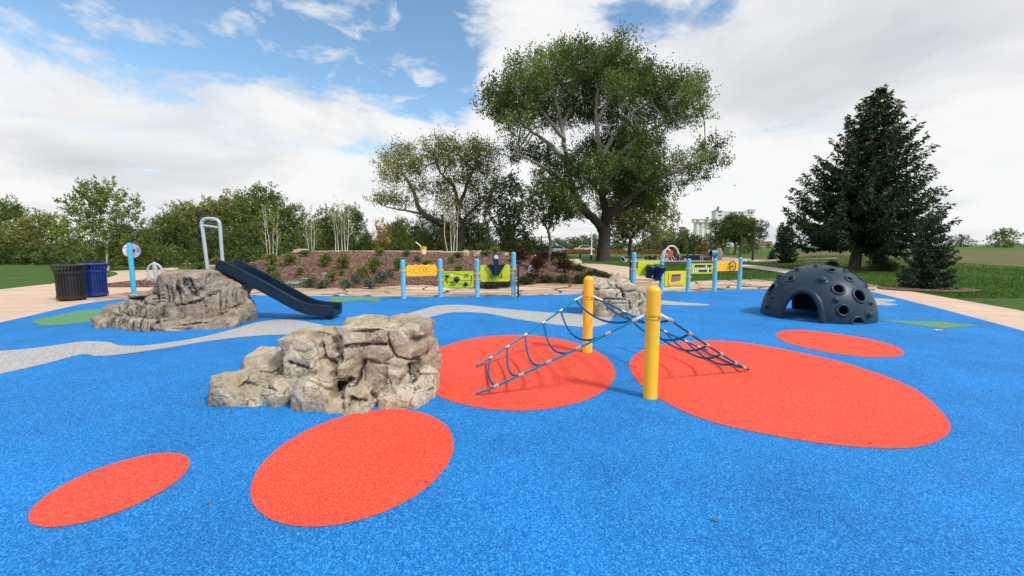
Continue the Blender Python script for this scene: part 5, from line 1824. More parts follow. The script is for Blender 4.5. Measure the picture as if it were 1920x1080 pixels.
# leaning cottonwood left of the great one
t = make_tree('leaning_cottonwood', 'spreading cottonwood with crooked leaning dark limbs, behind the swirl and ball panels', 'tree', 12.0, 11.5, 'leaf_olive', 41, .30, .2, 8, 14, .8, .24, 14, .02, 'bark', .8, .32, shell=.3)
bpy.data.objects.remove(t.children[0]); bpy.data.objects.remove(t.children[0]); bpy.data.objects.remove(t)
LY = 44.0
LBp = wp(862, 474, LY); LBp.z = 0
t = thing('leaning_cottonwood', 'spreading cottonwood with crooked leaning dark limbs, behind the swirl and ball panels', 'tree', LBp)
def lp(x, y, dy=0.0): return wp(*zc(x, y), LY + dy)
bm = NB(); LIMBS2 = []
def L2(pts, r0, r1): LIMBS2.extend(limb(bm, [lp(*q) for q in pts], r0, r1, 9, .03))
limb(bm, [LBp - up * .2, LBp + up * .1, lp(416, 900), lp(412, 850)], .55, .36, 12)
L2([(412, 870, 0), (330, 850, -1), (262, 815, -1.5), (232, 775, -1.6), (215, 720, -1.6), (180, 660, -1.4), (150, 610, -1.2)], .38, .06)
L2([(262, 815, -1.5), (190, 800, -2), (130, 790, -2.2), (80, 775, -2.2)], .14, .04)
L2([(412, 860, 0), (400, 780, .5), (385, 700, .8), (330, 640, 1), (300, 580, 1)], .3, .05)
L2([(402, 800, .5), (430, 720, .3), (460, 640, 0), (500, 590, 0)], .24, .05)
L2([(414, 850, 0), (480, 780, -1), (540, 735, -1.4)], .2, .05)
B2 = [(130, 600, 52), (170, 570, 48), (105, 640, 40), (200, 610, 55), (150, 690, 45), (100, 760, 34), (70, 770, 24), (240, 640, 50), (300, 570, 58), (350, 545, 45), (330, 620, 60), (390, 590, 52), (440, 570, 55), (490, 560, 55), (540, 570, 42), (470, 630, 62), (540, 640, 52), (400, 680, 60), (330, 720, 55), (250, 730, 45), (190, 770, 34), (480, 710, 62), (560, 700, 50), (360, 790, 50), (440, 800, 60), (280, 860, 40), (520, 780, 50), (380, 860, 48)]
parts = []
lim = np.array([tuple(p) for p in LIMBS2])
for x, y, r_ in B2:
    dy = tr.uniform(-3, 3)
    c = lp(x + tr.uniform(-8, 8), y + tr.uniform(-8, 8), dy); rm = r_ / 2.25 * LY / F
    cn = np.array(tuple(c)); a = Vector(lim[int(np.argmin(((lim - cn) ** 2).sum(1)))])
    limb(bm, [a, a.lerp(c, .5) + up * .3, c], .08, .025, 6, .02, 4)
    for q in range(2):
        d = Vector((tr.gauss(0, 1), tr.gauss(0, 1), tr.gauss(.3, .8))).normalized() * rm * .8
        limb(bm, [c, c + d * .5, c + d], .035, .012, 5, .01, 3)
    parts.append(sprigs(cn, np.array([rm, rm, rm * .85]) * .8, int(17 * rm ** 2 + 15), 1.5, 30, .175, 1.2, tr.uniform(.3, .85), shell=.2))
fin('trunk', bm, MT['bark'], t, angle=80)
me = foliage('crown', parts, .6); me.transform(Matrix.Translation(-LBp)); link_part('crown', me, MT['leaf_olive'], t)

def tree_at(t, px, py, ptop, Y=None, wf=1.0, h0=6.0, rz=0.0):
    P = wp(px, py, Y) if Y else gph(px, py, lawn_h)
    P.z = ground_h(P.x, P.y) - .03
    s = (wp(px, ptop, P.y).z - P.z) / h0
    return place(t, P, rz, s * wf, s)

# silvery tree and the grey trunked tree between the two cottonwoods
t = make_tree('silver_poplar', 'airy grey green poplar between the leaning cottonwood and the bare grey trunk', 'tree', 6, 4.4, 'leaf_silver', 51, .15, .3, 20, 13, .5, .17, 12, 0, 'bark_grey', .95, shell=.2)
tree_at(t, 952, 472, 330, 50, 1.0)
t = make_tree('ash_tree', 'grey trunked tree with bare lower stem left of the great cottonwood', 'tree', 6, 4.2, 'leaf_dark', 52, .50, .36, 18, 14, .42, .12, 18, 0, 'bark_grey', .8, .11, shell=.25, tints=(.2, .55))
tree_at(t, 1027, 478, 322, 37, 1.05)
t = make_tree('park_tree', 'forked dark tree right behind the great cottonwood trunk with yellowing leaf tips', 'tree', 6, 6.4, 'leaf_olive', 53, .30, .24, 20, 15, .5, .17, 13, .02, 'bark', .8, .15, shell=.3)
tree_at(t, 1181, 482, 330, 52, .95, rz=.6)
t = make_tree('elm_tree', 'vase shaped dark elm in front of the white silos beside the far playground', 'tree', 6, 7.6, 'leaf_dark', 54, .38, .30, 22, 17, .45, .16, 13, .0, 'bark_grey', .62, .15, shell=.3)
tree_at(t, 1376, 477, 405, 72, 1.12)
# young leaning tree at the left path
t = make_tree('young_poplar', 'young bright green poplar with slanted pale stem behind the royal blue bin', 'tree', 6, 4.6, 'leaf_green', 55, .16, .32, 22, 14, .45, .15, 14, .05, 'bark_white', 1.0, .07, up_bias=.8, shell=.25, tints=(.45, .85))
tree_at(t, 203, 507, 345, None, 1.0)
t = make_tree('young_poplar', 'slim young poplar with grey stem right of the round sign at the path edge', 'tree', 6, 3.6, 'leaf_green', 56, .28, .34, 14, 12, .4, .15, 13, .03, 'bark_grey', 1.0, .06, up_bias=.7, shell=.25, tints=(.3, .6))
tree_at(t, 270, 506, 425, None, 1.2)
t = make_tree('yellow_tree', 'yellow leaved autumn tree glowing in the gap of the woodland', 'tree', 6, 4.2, 'leaf_yellow', 57, .1, .3, 14, 12, .5, .2, 12, 0, 'bark', .9, shell=.3)
tree_at(t, 716, 473, 411, 42, .75)

# birch clumps on top of the mound
def birch(label, px, py, ptop, Y, stems, leaves, seed):
    r = random.Random(seed); nr = np.random.default_rng(seed)
    P = wp(px, py, Y); P.z = ground_h(P.x, P.y)
    H = wp(px, ptop, Y).z - P.z
    t = thing('birch_clump', label, 'birch', P, 'young birch clumps on the mound crest')
    parts = []
    for i in range(stems):
        x = (i - (stems - 1) / 2) * .16 + r.uniform(-.05, .05)
        h = H * r.uniform(.72, 1.0)
        b = P + Vector((x, r.uniform(-.12, .12), -.05))
        tp_ = b + Vector((x * r.uniform(.3, 1.6) + r.uniform(-.1, .1), r.uniform(-.2, .2), h))
        bm = NB()
        ln = limb(bm, [b, b.lerp(tp_, .35) + Vector((r.uniform(-.05, .05), 0, 0)), b.lerp(tp_, .7) + Vector((r.uniform(-.06, .06), 0, 0)), tp_], .030, .006, 6, .006)
        for k in range(9):
            f = r.uniform(.3, .98)
            p = ln[int(f * (len(ln) - 1))]
            a = r.uniform(0, 6.28); l = .5 * (1.15 - f) + .1
            q = p + Vector((math.cos(a) * l * .55, math.sin(a) * l * .55, l))
            limb(bm, [p, p.lerp(q, .5) + Vector((math.cos(a) * .04, math.sin(a) * .04, 0)), q], .010, .004, 4, 0, 3)
            parts.append(sprigs(np.array(tuple(p.lerp(q, .75))), np.array([.18, .18, .25]), 3, .25, leaves, .075, .5, r.uniform(.3, .9), nr, .1))
        fin('trunk', bm, MT['bark_white'], t, angle=80)
    me = foliage('crown', parts, .7); me.transform(Matrix.Translation(-P)); link_part('crown', me, MT['leaf_lightyg'], t)
birch('thin white stemmed birch clump on the mound crest above the slide', 510, 474, 376, 24.5, 4, 5, 1)
birch('thin white stemmed birch clump above the middle of the mulch slope', 640, 474, 376, 24.5, 5, 5, 2)
birch('tall sparse birch clump on the crest between yellow bucket and pink boulders', 848, 475, 362, 24.5, 4, 5, 3)
birch('wispy thin birch with grey green leaves just left of the second white birch clump', 585, 472, 395, 26.5, 3, 6, 4)

# ---- spruces
def make_spruce(name, label, h, w, seed, mat, whorls=28, per=9, cones=False, skirt=.07, r_tr=None, tw=1.0, dens=26):
    r = np.random.default_rng(seed); rr = random.Random(seed)
    t = thing(name, label, 'spruce', (0, 0, 0))
    bm = NB()
    rt = r_tr or h * .03
    tube(bm, [Vector((0, 0, -.3)), Vector((0, 0, .0)), Vector((.02, 0, h * .12)), Vector((0, .02, h * .5)), Vector((0, 0, h * .97))], [rt * 1.35, rt * 1.15, rt * .9, rt * .5, .02], 12)
    pos, ax, sz, ti = [], [], [], []
    cp, ca, cs, ct = [], [], [], []
    for i in range(whorls):
        f = i / (whorls - 1)
        z = h * (skirt + (0.985 - skirt) * f ** 0.92)
        Lb = w / 2 * (1 - f) ** 0.78 * (1.0 if f > .12 else .82 + 1.5 * f) + .12
        nb = max(4, int(per * (1 - .45 * f)))
        for j in range(nb):
            a = 2 * PI * (j + (i % 2) * .5) / nb + rr.uniform(-.25, .25)
            l = Lb * rr.uniform(.72, 1.12)
            zz = z + rr.uniform(-.28, .28) * h / whorls
            d = Vector((math.cos(a), math.sin(a), 0)); q = Vector((-d.y, d.x, 0))
            dr = -.28 * (1 - f) + .25 * f            # droop low down, raised near the top
            pts = [Vector((0, 0, zz)) + d * (l * s) + up * (l * (dr * s + (.30 - .1 * f) * s * s * s - .10 * math.sin(s * PI))) for s in np.linspace(0, 1, 7)]
            tube(bm, pts[:6], [max(.008, rt * .16 * (1 - s)) for s in np.linspace(0, .85, 6)], 4)
            nt_ = max(8, int(dens * l / (w / 2) + 6))
            lt = rr.uniform(.25, .75)
            for k in range(nt_):
                s = .12 + .88 * (k + rr.random()) / nt_
                ii = min(5, int(s * 6)); p = pts[ii].lerp(pts[ii + 1], s * 6 - ii)
                sg = 1 if k % 2 else -1
                tl = (.42 * (1 - s) + .16) * l * .42 * rr.uniform(.7, 1.2) + .10
                td = (d * (.75 + .4 * s) + q * (sg * (1 - .55 * s)) + up * rr.uniform(-.16, .05)).normalized()
                m = max(4, int(tl / (.05 * tw)))
                u = (np.arange(m) + r.random(m)) / m
                P = np.array(tuple(p)) + np.outer(u * tl, np.array(tuple(td))) + r.normal(0, .018 * tw, (m, 3))
                P[:, 2] -= .12 * (u * tl) * 1.0
                A = np.array(tuple(td)) * .9 + r.normal(0, .32, (m, 3)) + np.array([0, 0, -.10])
                pos.append(P); ax.append(A); sz.append(.24 * tw * r.uniform(.7, 1.25, m)); ti.append(np.clip(lt * .5 + .45 * s * .8 + r.normal(0, .1, m), 0, 1))
                if cones and f > .38 and s > .55 and rr.random() < (.10 + .6 * (f - .38)):
                    e = np.array(tuple(p + td * tl * .5))
                    n = rr.randint(2, 5)
                    cp.append(e + r.normal(0, .06, (n, 3))); ca.append(np.tile([0, 0, -1.0], (n, 1)) + r.normal(0, .15, (n, 3))); cs.append(np.full(n, .20)); ct.append(r.random(n))
    fin('trunk', bm, MT['bark'], t, angle=80)
    P, A, S, Ti = (np.concatenate(v) for v in (pos, ax, sz, ti))
    link_part('crown', leaf_mesh('crown', P, unit(A), S, Ti, .36, .1, r), MT[mat], t)
    if cones:
        P, A, S, Ti = (np.concatenate(v) for v in (cp, ca, cs, ct))
        c = link_part('cone_cluster', leaf_mesh('cone_cluster', P, unit(A), S, Ti, .42, .1, r), MT['cone'], t)
        c['kind'] = 'stuff'
    return t
sp = make_spruce('spruce_tree', 'large dark spruce with brown cones near the top, behind the dome', 11, 9.6, 61, 'needles', 24, 13, True, .185, .36, 1.15, 36)
P = gph(1601, 506, lawn_h)
hs = wp(1650, 163, P.y).z - P.z
ws = (wp(1775, 420, P.y).x - wp(1484, 420, P.y).x)
place(sp, P - up * .05, .4, ws / 9.6 * .84, hs / 11)
sp.rotation_euler = (0, R(4.0), 0)
s2 = make_spruce('spruce_tree', 'small blue green spruce in front of the large spruce beside the concrete edge', 2.4, 1.9, 62, 'needles_blue', 15, 8, False, .04, .04, .5, 24)
P = gph(1738, 541, lawn_h); hs = wp(1735, 408, P.y).z - P.z
place(s2, P, 1.0, hs / 2.4 * .72, hs / 2.4)
s3 = make_spruce('spruce_tree', 'young spruce on the lawn left of the large spruce, taller of the two small ones', 3.3, 2.0, 63, 'needles', 15, 8, False, .06, .05, .7, 20)
P = gph(1474, 493, lawn_h); place(s3, P, 0, (wp(1474, 418, P.y).z - P.z) / 3.3 * .72, (wp(1474, 418, P.y).z - P.z) / 3.3)
s4 = again(s3, 'knee high young spruce on the lawn beside the lamp post')
P = gph(1447, 487, lawn_h); place(s4, P, 2, (wp(1447, 469, P.y).z - P.z) / 3.3 * 1.3, (wp(1447, 469, P.y).z - P.z) / 3.3)
s5 = again(s3, 'tall grey green spruce behind the two small lawn spruces')
P = wp(1463, 474, 60); P.z = lawn_h(P.x, P.y); place(s5, P, 1, (wp(1463, 418, 60).z - P.z) / 3.3 * .7, (wp(1463, 418, 60).z - P.z) / 3.3)

# ---- shrubs
def shrub_proto(kind, mat, seed, h=1.0, w=1.1, n=20, ls=.38, k=9, lsize=.13, upb=.9, width=.55):
    nr = np.random.default_rng(seed)
    t = bpy.data.objects.new(kind, None); COL.objects.link(t)
    bm = NB()
    r = random.Random(seed)
    for i in range(9):
        a = r.uniform(0, 6.28); l = r.uniform(.2, .5) * w
        limb(bm, [Vector((0, 0, -.05)), Vector((math.cos(a) * l * .4, math.sin(a) * l * .4, h * .35)), Vector((math.cos(a) * l, math.sin(a) * l, h * r.uniform(.6, .95)))], .018, .006, 4, 0, 3)
    fin('stem', bm, MT['bark'], t, angle=80)
    parts = []
    for i in range(7):
        a = i * 2.4; q = r.uniform(.1, .32) * w
        parts.append(sprigs(np.array([math.cos(a) * q, math.sin(a) * q, h * r.uniform(.3, .65)]), np.array([.28 * w, .28 * w, .30 * h]), n, ls, k, lsize, upb, r.uniform(.3, .7), nr, .2))
    link_part('foliage', foliage('foliage', parts, width), MT[mat], t)
    return t
SHP = {'g': [shrub_proto('green_shrub', 'leaf_green', 71), shrub_proto('green_shrub', 'leaf_olive', 72, 1, .9)],
      's': [shrub_proto('sage_shrub', 'leaf_sage', 73, 1, 1.15, 26, .3, 9, .14, .8, .4)],
      'r': [shrub_proto('barberry_shrub', 'leaf_red', 74, 1, 1.1, 46, .4, 8, .10, .9)],
      'j': [shrub_proto('juniper_shrub', 'leaf_juniper', 75, .8, 1.5, 40, .4, 9, .13, .45, .35)],
      'y': [shrub_proto('yellow_shrub', 'leaf_yellow', 76, 1, .8, 12, .4, 7, .14, 1.0)]}
first = {k: [True] * len(v) for k, v in SHP.items()}
SG = {'g': 'green shrubs on the mulch mound', 's': 'sage shrubs on the mulch mound', 'r': 'barberry shrubs on the mulch mound', 'j': 'junipers on the mulch mound', 'y': None}
SHR = [
    ('g', 475, 507, 11, 12, 'small green shrub just above the upper part of the navy slide'),
    ('g', 509, 499, 19, 22, 'green shrub under the first birch clump, highest of three in a column'),
    ('g', 510, 513, 14, 18, 'dense green shrub in the middle of the column of three above the slide'),
    ('g', 518, 526, 15, 18, 'lowest shrub of the column of three behind the slide'),
    ('g', 486, 520, 13, 16, 'green shrub half hidden by the upper rail of the slide'),
    ('g', 544, 497, 18, 26, 'wide loose shrub between first birch clump and pink crest boulders'),
    ('g', 563, 516, 13, 12, 'small round shrub alone above the green valve lids'),
    ('s', 582, 540, 20, 22, 'grey green sage shrub beside the largest green valve lid'),
    ('g', 610, 502, 24, 18, 'tall narrow shrub left below the second birch clump'),
    ('g', 623, 529, 20, 20, 'yellowish shrub right of the small upper valve lid'),
    ('s', 606, 541, 15, 22, 'low sage shrub right of the one by the largest valve lid'),
    ('g', 645, 505, 24, 24, 'leafy shrub directly below the second birch clump'),
    ('g', 641, 518, 10, 9, 'tiny yellow green tuft below the second birch clump'),
    ('s', 650, 541, 15, 20, 'sage shrub at the flagstone edge above the green star'),
    ('s', 669, 533, 18, 18, 'sage shrub right of centre on the lower slope, touching a green one'),
    ('g', 681, 524, 21, 24, 'big green shrub behind the pair of sage shrubs on the lower slope'),
    ('g', 702, 512, 27, 20, 'upright shrub high on the slope left of the first blue post'),
    ('s', 694, 542, 18, 20, 'sage shrub lowest on the slope left of the first blue post'),
    ('s', 715, 531, 19, 20, 'sage shrub nearest the flagstone left of the swirl panel'),
    ('s', 731, 521, 14, 16, 'sage shrub second from the first blue post'),
    ('g', 746, 508, 22, 16, 'dark green shrub right behind the first blue post'),
    ('s', 762, 482, 12, 12, 'small sage shrub at the crest left of the yellow bucket'),
    ('s', 783, 491, 10, 12, 'small sage shrub below the yellow bucket'),
    ('g', 712, 479, 13, 16, 'leafy green tuft on the crest kerb left of the bucket'),
    ('g', 571, 481, 11, 14, 'green tuft at the crest right of the pink boulders'),
    ('g', 494, 482, 15, 22, 'green shrub at the crest left of the first birch clump'),
    ('g', 444, 492, 17, 22, 'green shrub by the flat sandstone left of the slope'),
    ('g', 410, 500, 16, 24, 'green shrub seen between the hoop legs of the slide'),
    ('g', 375, 507, 14, 26, 'low green mound of leaves left of the hoop legs'),
    ('y', 378, 492, 20, 14, 'yellow flowering shrub behind the left leg of the slide hoop'),
    ('g', 800, 497, 8, 14, 'low green tuft above the swirl panel'),
    ('g', 847, 494, 11, 14, 'green tuft below the third birch clump'),
    ('g', 858, 484, 10, 16, 'green tuft at the foot of the third birch clump'),
    ('g', 860, 508, 10, 18, 'low green tuft above the ball panel'),
    ('g', 911, 481, 11, 16, 'green shrub right of the rounded pink crest boulder'),
    ('g', 928, 476, 12, 18, 'green shrub behind the scope head on the crest'),
    ('j', 920, 541, 14, 26, 'dark juniper in the shade below the scope panel'),
    ('j', 945, 538, 15, 22, 'dark juniper left of the tall blue end post'),
    ('j', 985, 533, 15, 24, 'dark juniper behind the speaking tube pole'),
    ('j', 1024, 530, 15, 22, 'dark juniper at the flagstone edge between speaking tube and far yellow post'),
    ('j', 1054, 530, 15, 20, 'dark juniper just left of the far yellow post'),
    ('j', 1088, 532, 18, 22, 'dark juniper behind the top of the far yellow post'),
    ('j', 1112, 522, 16, 24, 'green juniper right of the far yellow post top'),
    ('j', 1133, 526, 15, 24, 'green juniper above the boxy climbing rock, middle of three'),
    ('j', 1155, 530, 14, 24, 'green juniper above the right corner of the boxy climbing rock'),
    ('j', 1084, 509, 13, 20, 'green juniper at the end of the pale crest stone'),
    ('j', 1172, 536, 12, 20, 'low juniper at the foot of the drum panel post'),
    ('r', 974, 497, 26, 26, 'dark red barberry right behind the tall blue end post'),
    ('r', 1009, 512, 26, 24, 'broad dark red barberry in the centre of the right mulch bed'),
    ('r', 1016, 490, 16, 22, 'dark red barberry at the foot of the bare grey trunk'),
    ('r', 1048, 492, 17, 24, 'dark red barberry left of the large pale crest stone'),
    ('r', 1058, 512, 22, 26, 'dark red barberry just left of the far yellow post, above the juniper'),
    ('r', 998, 528, 14, 20, 'low dark red barberry right of the speaking tube horn'),
    ('g', 1040, 500, 12, 12, 'green shrub squeezed between two dark red barberries'),
]
PROP = {'g': 1.0, 's': 1.0, 'r': 1.0, 'j': .8, 'y': 1.0}
for i, (k, px, py, hp_, wp_, lb) in enumerate(SHR):
    j = i % len(SHP[k])
    src = SHP[k][j]
    t = src if first[k][j] else copy_tree(src)
    first[k][j] = False
    P = gph(px, py)
    s = P.y / F
    tag(t, lb, 'shrub', SG[k])
    place(t, P, random.uniform(0, 6.28), wp_ * s / 1.0, hp_ * s / .95)

# mulch ring and dark bushes under the spruces
P = gph(1738, 543, lawn_h)
sheet('mulch_ring', [(P.x + 1.5 * math.cos(a), P.y + 1.0 * math.sin(a)) for a in np.linspace(0, 2 * PI, 40, endpoint=False)], lawn_h(P.x, P.y) + .03, MT['mulch'])
for px, py, hp_, wp_, lb in ((1650, 508, 22, 34, 'dark low bush right of the large spruce trunk'), (1672, 509, 14, 22, 'small dark bush between the large and the blue green spruce'), (1560, 500, 9, 18, 'low dark bush left of the large spruce trunk')):
    t = copy_tree(SHP['j'][0]); P = gph(px, py, lawn_h); s = P.y / F
    tag(t, lb, 'shrub', 'bushes under the large spruce'); place(t, P, random.uniform(0, 6), wp_ * s / 1.4, hp_ * s / .75)


# ---- grass blades on the nearer lawn, bark chips on the slope
def inside(px, py, poly):
    c = np.zeros(len(px), bool)
    n = len(poly)
    for i in range(n):
        x0, y0 = poly[i][0], poly[i][1]; x1, y1 = poly[(i + 1) % n][0], poly[(i + 1) % n][1]
        if y0 == y1: continue
        k = ((y0 > py) != (y1 > py)) & (px < (x1 - x0) * (py - y0) / (y1 - y0) + x0)
        c ^= k
    return c
gx = np.random.default_rng(3)
X_ = gx.uniform(2, 30, 190000); Y2 = 12 + 24 * gx.random(190000) ** 1.3
ok = np.ones(len(X_), bool)
fpath = [gph(*p, lawn_h) for p in ((1392, 496.5), (1440, 501), (1475, 506), (1520, 512), (1600, 524), (1560, 533), (1500, 520), (1462, 512), (1420, 506), (1380, 500.5))]
bpath = [gp(x, y) for x, y in ((1080, 494), (1130, 495), (1180, 500.5), (1203, 506), (1208, 518), (1235, 525), (1150, 526), (1135, 513), (1105, 504), (1080, 499))]
pave_pts = [gp(x, y) for x, y in ((1560, 570), (1560, 523), (1600, 528), (1700, 544.5), (1769, 556.5), (1900, 579), (2200, 639), (2600, 760), (2400, 800), (2000, 680), (1769, 600), (1640, 575))]
for poly in (blue_pts, flag_pts, pave_pts, fpath, bpath):
    ok &= ~inside(X_, Y2, poly)
ok &= ~((X_ < 6) & (np.array([mound_h(a, b) for a, b in zip(X_, Y2)]) > .005))
Pm = gph(1738, 543, lawn_h)
ok &= ((X_ - Pm.x) / 1.5) ** 2 + (Y2 - Pm.y) ** 2 > 1
ok &= X_ < Y2 * 1.25 + 2
X_, Y2 = X_[ok], Y2[ok]
Zg = np.array([lawn_h(a, b) for a, b in zip(X_, Y2)])
n_ = len(X_)
gm = leaf_mesh('lawn_grass', np.stack([X_, Y2, Zg - .005], 1), np.tile([0, 0, 1.0], (n_, 1)), gx.uniform(.04, .10, n_), np.clip(.5 + .25 * np.sin(X_ * .9 + np.sin(Y2 * 1.3)) + gx.normal(0, .15, n_), 0, 1), .16, .3, gx)
MT['blade'] = leafmat('grass_blades', (0.025, 0.08, 0.008), (0.055, 0.15, 0.016), (0.12, 0.215, 0.035), 0.25)
gm.materials.append(MT['blade'])
go = bpy.data.objects.new('lawn_grass', gm); COL.objects.link(go); tag(go, kind='stuff')
cxr = np.random.default_rng(9)
pts = []
while len(pts) < 9000:
    x, y = cxr.uniform(-15.5, 5), cxr.uniform(14.2, 25)
    if mulch_keep(x, y + .05): pts.append((x, y, mfull(x, y) + .02))
pts = np.array(pts); n_ = len(pts)
cm_ = leaf_mesh('bark_chips', pts, cxr.normal(0, 1, (n_, 3)) * [1, 1, .35], cxr.uniform(.04, .11, n_), cxr.random(n_), .45, .3, cxr)
MT['chip'] = leafmat('bark_chip', (0.05, 0.022, 0.014), (0.16, 0.08, 0.05), (0.42, 0.30, 0.22), .02)
cm_.materials.append(MT['chip'])
co_ = bpy.data.objects.new('bark_chips', cm_); COL.objects.link(co_); tag(co_, kind='stuff')
# ------------------------------------------------------------------ stones on the mound
def boulder_at(name, label, px, py, wpx, hpx, mat='stone', seed=1, deep=.8, flat=False, group=None, Y=None):
    P = gph(px, py) if Y is None else wp(px, py, Y)
    s = P.y / F
    bm = NB()
    w, h = wpx * s, hpx * s
    r = random.Random(seed)
    stone(bm, P + up * (h * .38), (w, w * deep, h * 1.25), (r.uniform(-.1, .1), r.uniform(-.12, .12), r.uniform(-.3, .3)), seed, 24, .5)
    stone(bm, P + Vector((w * r.uniform(-.2, .2), 0, h * .2)), (w * .8, w * deep, h * .9), (0, r.uniform(-.3, .3), r.uniform(-.5, .5)), seed + 50, 20, .5)
    me = fuse(bm, max(.012, w / 42), 2, chisel(3.0 / max(.5, w), .035 * w, .012 * w, 3 / max(.5, w), seed))
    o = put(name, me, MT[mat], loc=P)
    return tag(o, label, 'boulder', group)
for a in (
    ('pointed pink boulder on the crest, left of the two above the ball panel', 873, 481, 17, 13, 'stone', 1),
    ('rounded pink boulder on the crest, right of the two above the ball panel', 896, 481, 15, 9, 'stone', 2),
    ('pale pink boulder on the crest left of the tall blue end post', 949, 481, 14, 7, 'stone', 3),
    ('small whitish boulder on the crest right of the tall blue end post', 1001, 484, 12, 7, 'stone_pale', 4),
    ('tan squat boulder at the foot of the bare grey trunk', 1030, 484, 17, 9, 'stone_pale', 5),
    ('tan boulder left of the one at the bare grey trunk', 1021, 480, 9, 6, 'stone_pale', 15),
    ('long pale sloping stone at the lawn side of the mulch bed', 1078, 497, 28, 12, 'stone_pale', 6),
    ('large pink flat boulder on the crest left of the second birch clump', 562, 475, 28, 9, 'stone', 7),
    ('small upright pink stone on top of the flat pink crest boulder', 555, 468, 9, 9, 'stone', 8),
    ('wide flat pale sandstone slab on the left slope behind the slide top', 466, 488, 30, 8, 'stone_pale', 9),
    ('flat tan slab between the legs of the slide hoop', 398, 503, 26, 7, 'stone', 10),
    ('tan block left of the slide hoop on the mound end', 384, 503, 12, 9, 'stone_pale', 11),
    ('long pale flat stone on the left mound end behind the boulder slide', 321, 508, 28, 6, 'stone_pale', 12),
    ('pinkish flat stone beyond the long pale one on the left mound end', 351, 498, 18, 5, 'stone', 13),
    ('whitish stone left of the grab ring behind the boulder slide', 280, 528, 14, 10, 'stone_pale', 14),
):
    boulder_at('sandstone_boulder', a[0], a[1], a[2], a[3], a[4], a[5], a[6], group='sandstone boulders of the mulch mound')

# valve box lids
for px, py, w, h, lb in ((549, 532.5, 28, 6, 'largest flat green valve box lid on the mulch slope'), (571, 524.5, 14, 4, 'small green valve box lid above the largest one'), (609, 515, 15, 4, 'upper green valve box lid under the tall narrow shrub'), (533, 537.5, 15, 3.5, 'grey green valve lid at lower left of the largest one')):
    P = gph(px, py); s = P.y / F
    t = thing('valve_box', lb, 'valve box', P, 'valve box lids on the mulch slope')
    tiltm = Matrix.Rotation(R(7), 3, 'X') @ Matrix.Rotation(R(-8), 3, 'Z')
    bm = NB(); box(bm, P + up * .03, (w * s * .95, w * s * .62, .05), tiltm, .012); fin('lid', bm, MT['valve'], t)
    bm = NB(); box(bm, P - up * .02, (w * s * 1.02, w * s * .69, .06), tiltm, .01); fin('frame', bm, MT['black'], t)

# yellow bucket with its pole on the crest
P = gph(794, 478); s = P.y / F
t = thing('tipping_bucket', 'yellow and white bucket with a slanting white pole on the mound crest', 'bucket', P)
bm = NB(); lathe(bm, P + up * .02, [(.125, 0), (.13, .0), (.165, .38), (.175, .385), (.175, .41), (.155, .41), (.12, .03), (.001, .02)], 24); b_ = fin('bucket_body', bm, MT['amber'], t)
bm = NB(); lathe(bm, P + up * .06, [(.1335, 0), (.1385, .002), (.155, .19), (.150, .192)], 24); fin('white_band', bm, MT['white'], b_)
bm = NB(); tube(bm, [P + Vector((-.05, 0, .1)), P + Vector((-.16, .02, .48)), P + Vector((-.40, .05, .66))], .028, 8); fin('pole', bm, MT['white'], t)

# paper scrap on the surface at the right
P = gp(1757, 621)
bm = NB()
g = [[bm.verts.new(P + Vector((i * .028 - .04, j * .03 - .03, .018 + .012 * abs(math.sin(i * 1.9 + j))))) for i in range(5)] for j in range(3)]
for j in range(2):
    for i in range(4): bm.faces.new((g[j][i], g[j][i + 1], g[j + 1][i + 1], g[j + 1][i]))
tag(fin('paper_scrap', bm, MT['white'], loc=P), 'crumpled white paper scrap lying on the blue surface beside the green wedge', 'litter')

# ------------------------------------------------------------------ lamps and poles
def lamp(px, py_base, py_top, label, Y=None, arm=1, r=.06, arm_len=.9, mat='black'):
    P = gph(px, py_base, ground_h) if Y is None else wp(px, 470, Y)
    P.z = ground_h(P.x, P.y)
    h = wp(px, py_top, P.y).z - P.z
    t = thing('street_lamp', label, 'lamp', P)
    bm = NB(); tube(bm, [P, P + up * .1, P + up * (h - .05), P + up * h], [r * 1.2, r, r * .8, r * .7], 10); fin('pole', bm, MT[mat], t)
    bm = NB(); lathe(bm, P, [(r * 2.2, 0), (r * 2.2, .05), (r * 1.5, .18), (r, .2)], 14); fin('base', bm, MT[mat], t)
    if arm:
        bm = NB(); tube(bm, [P + up * (h - .25), P + Vector((arm * arm_len * .5, 0, h - .18)), P + Vector((arm * arm_len * .6, 0, h - .17))], r * .5, 8); a_ = fin('arm', bm, MT[mat], t)
        bm = NB(); box(bm, P + Vector((arm * arm_len * .85, 0, h - .16)), (arm_len * .6, .28, .09), None, .03); fin('lamp_head', bm, MT[mat], a_)
    return t, P
t, P = lamp(1411, 491, 416, 'black park lamp post on a concrete pad where the path bends', None, 0, .085, .8)
bm = NB(); lathe(bm, P, [(.42, -.1), (.42, .10), (.38, .13), (.001, .13)], 20); fin('concrete_pad', bm, MT['concrete_grey'], t)
lamp(1387, 486, 428, 'dark lamp post between the elm trunk and the park lamp on the pad', None, 0, .07)
lamp(374, 470, 392, 'dark street lamp with flat head rising behind the slide hoop', 33, 1, .07, .75)
lamp(1015, 470, 442, 'dark pole with short arm left of the bare grey trunk', 62, 1, .10, 1.6)
lamp(1061, 470, 450, 'thin dark pole on the lawn right of the bare grey trunk', 70, 0, .06)
lamp(1109, 476, 434, 'pale wooden pole beside the great cottonwood trunk', 70, 0, .10, 1, 'white')
lamp(1158, 472, 443, 'thin dark pole seen between the great cottonwood and the forked tree', 75, 1, .06, 1.2)
lamp(1585, 470, 438, 'thin far pole right of the young spruces', 120, 0, .10)
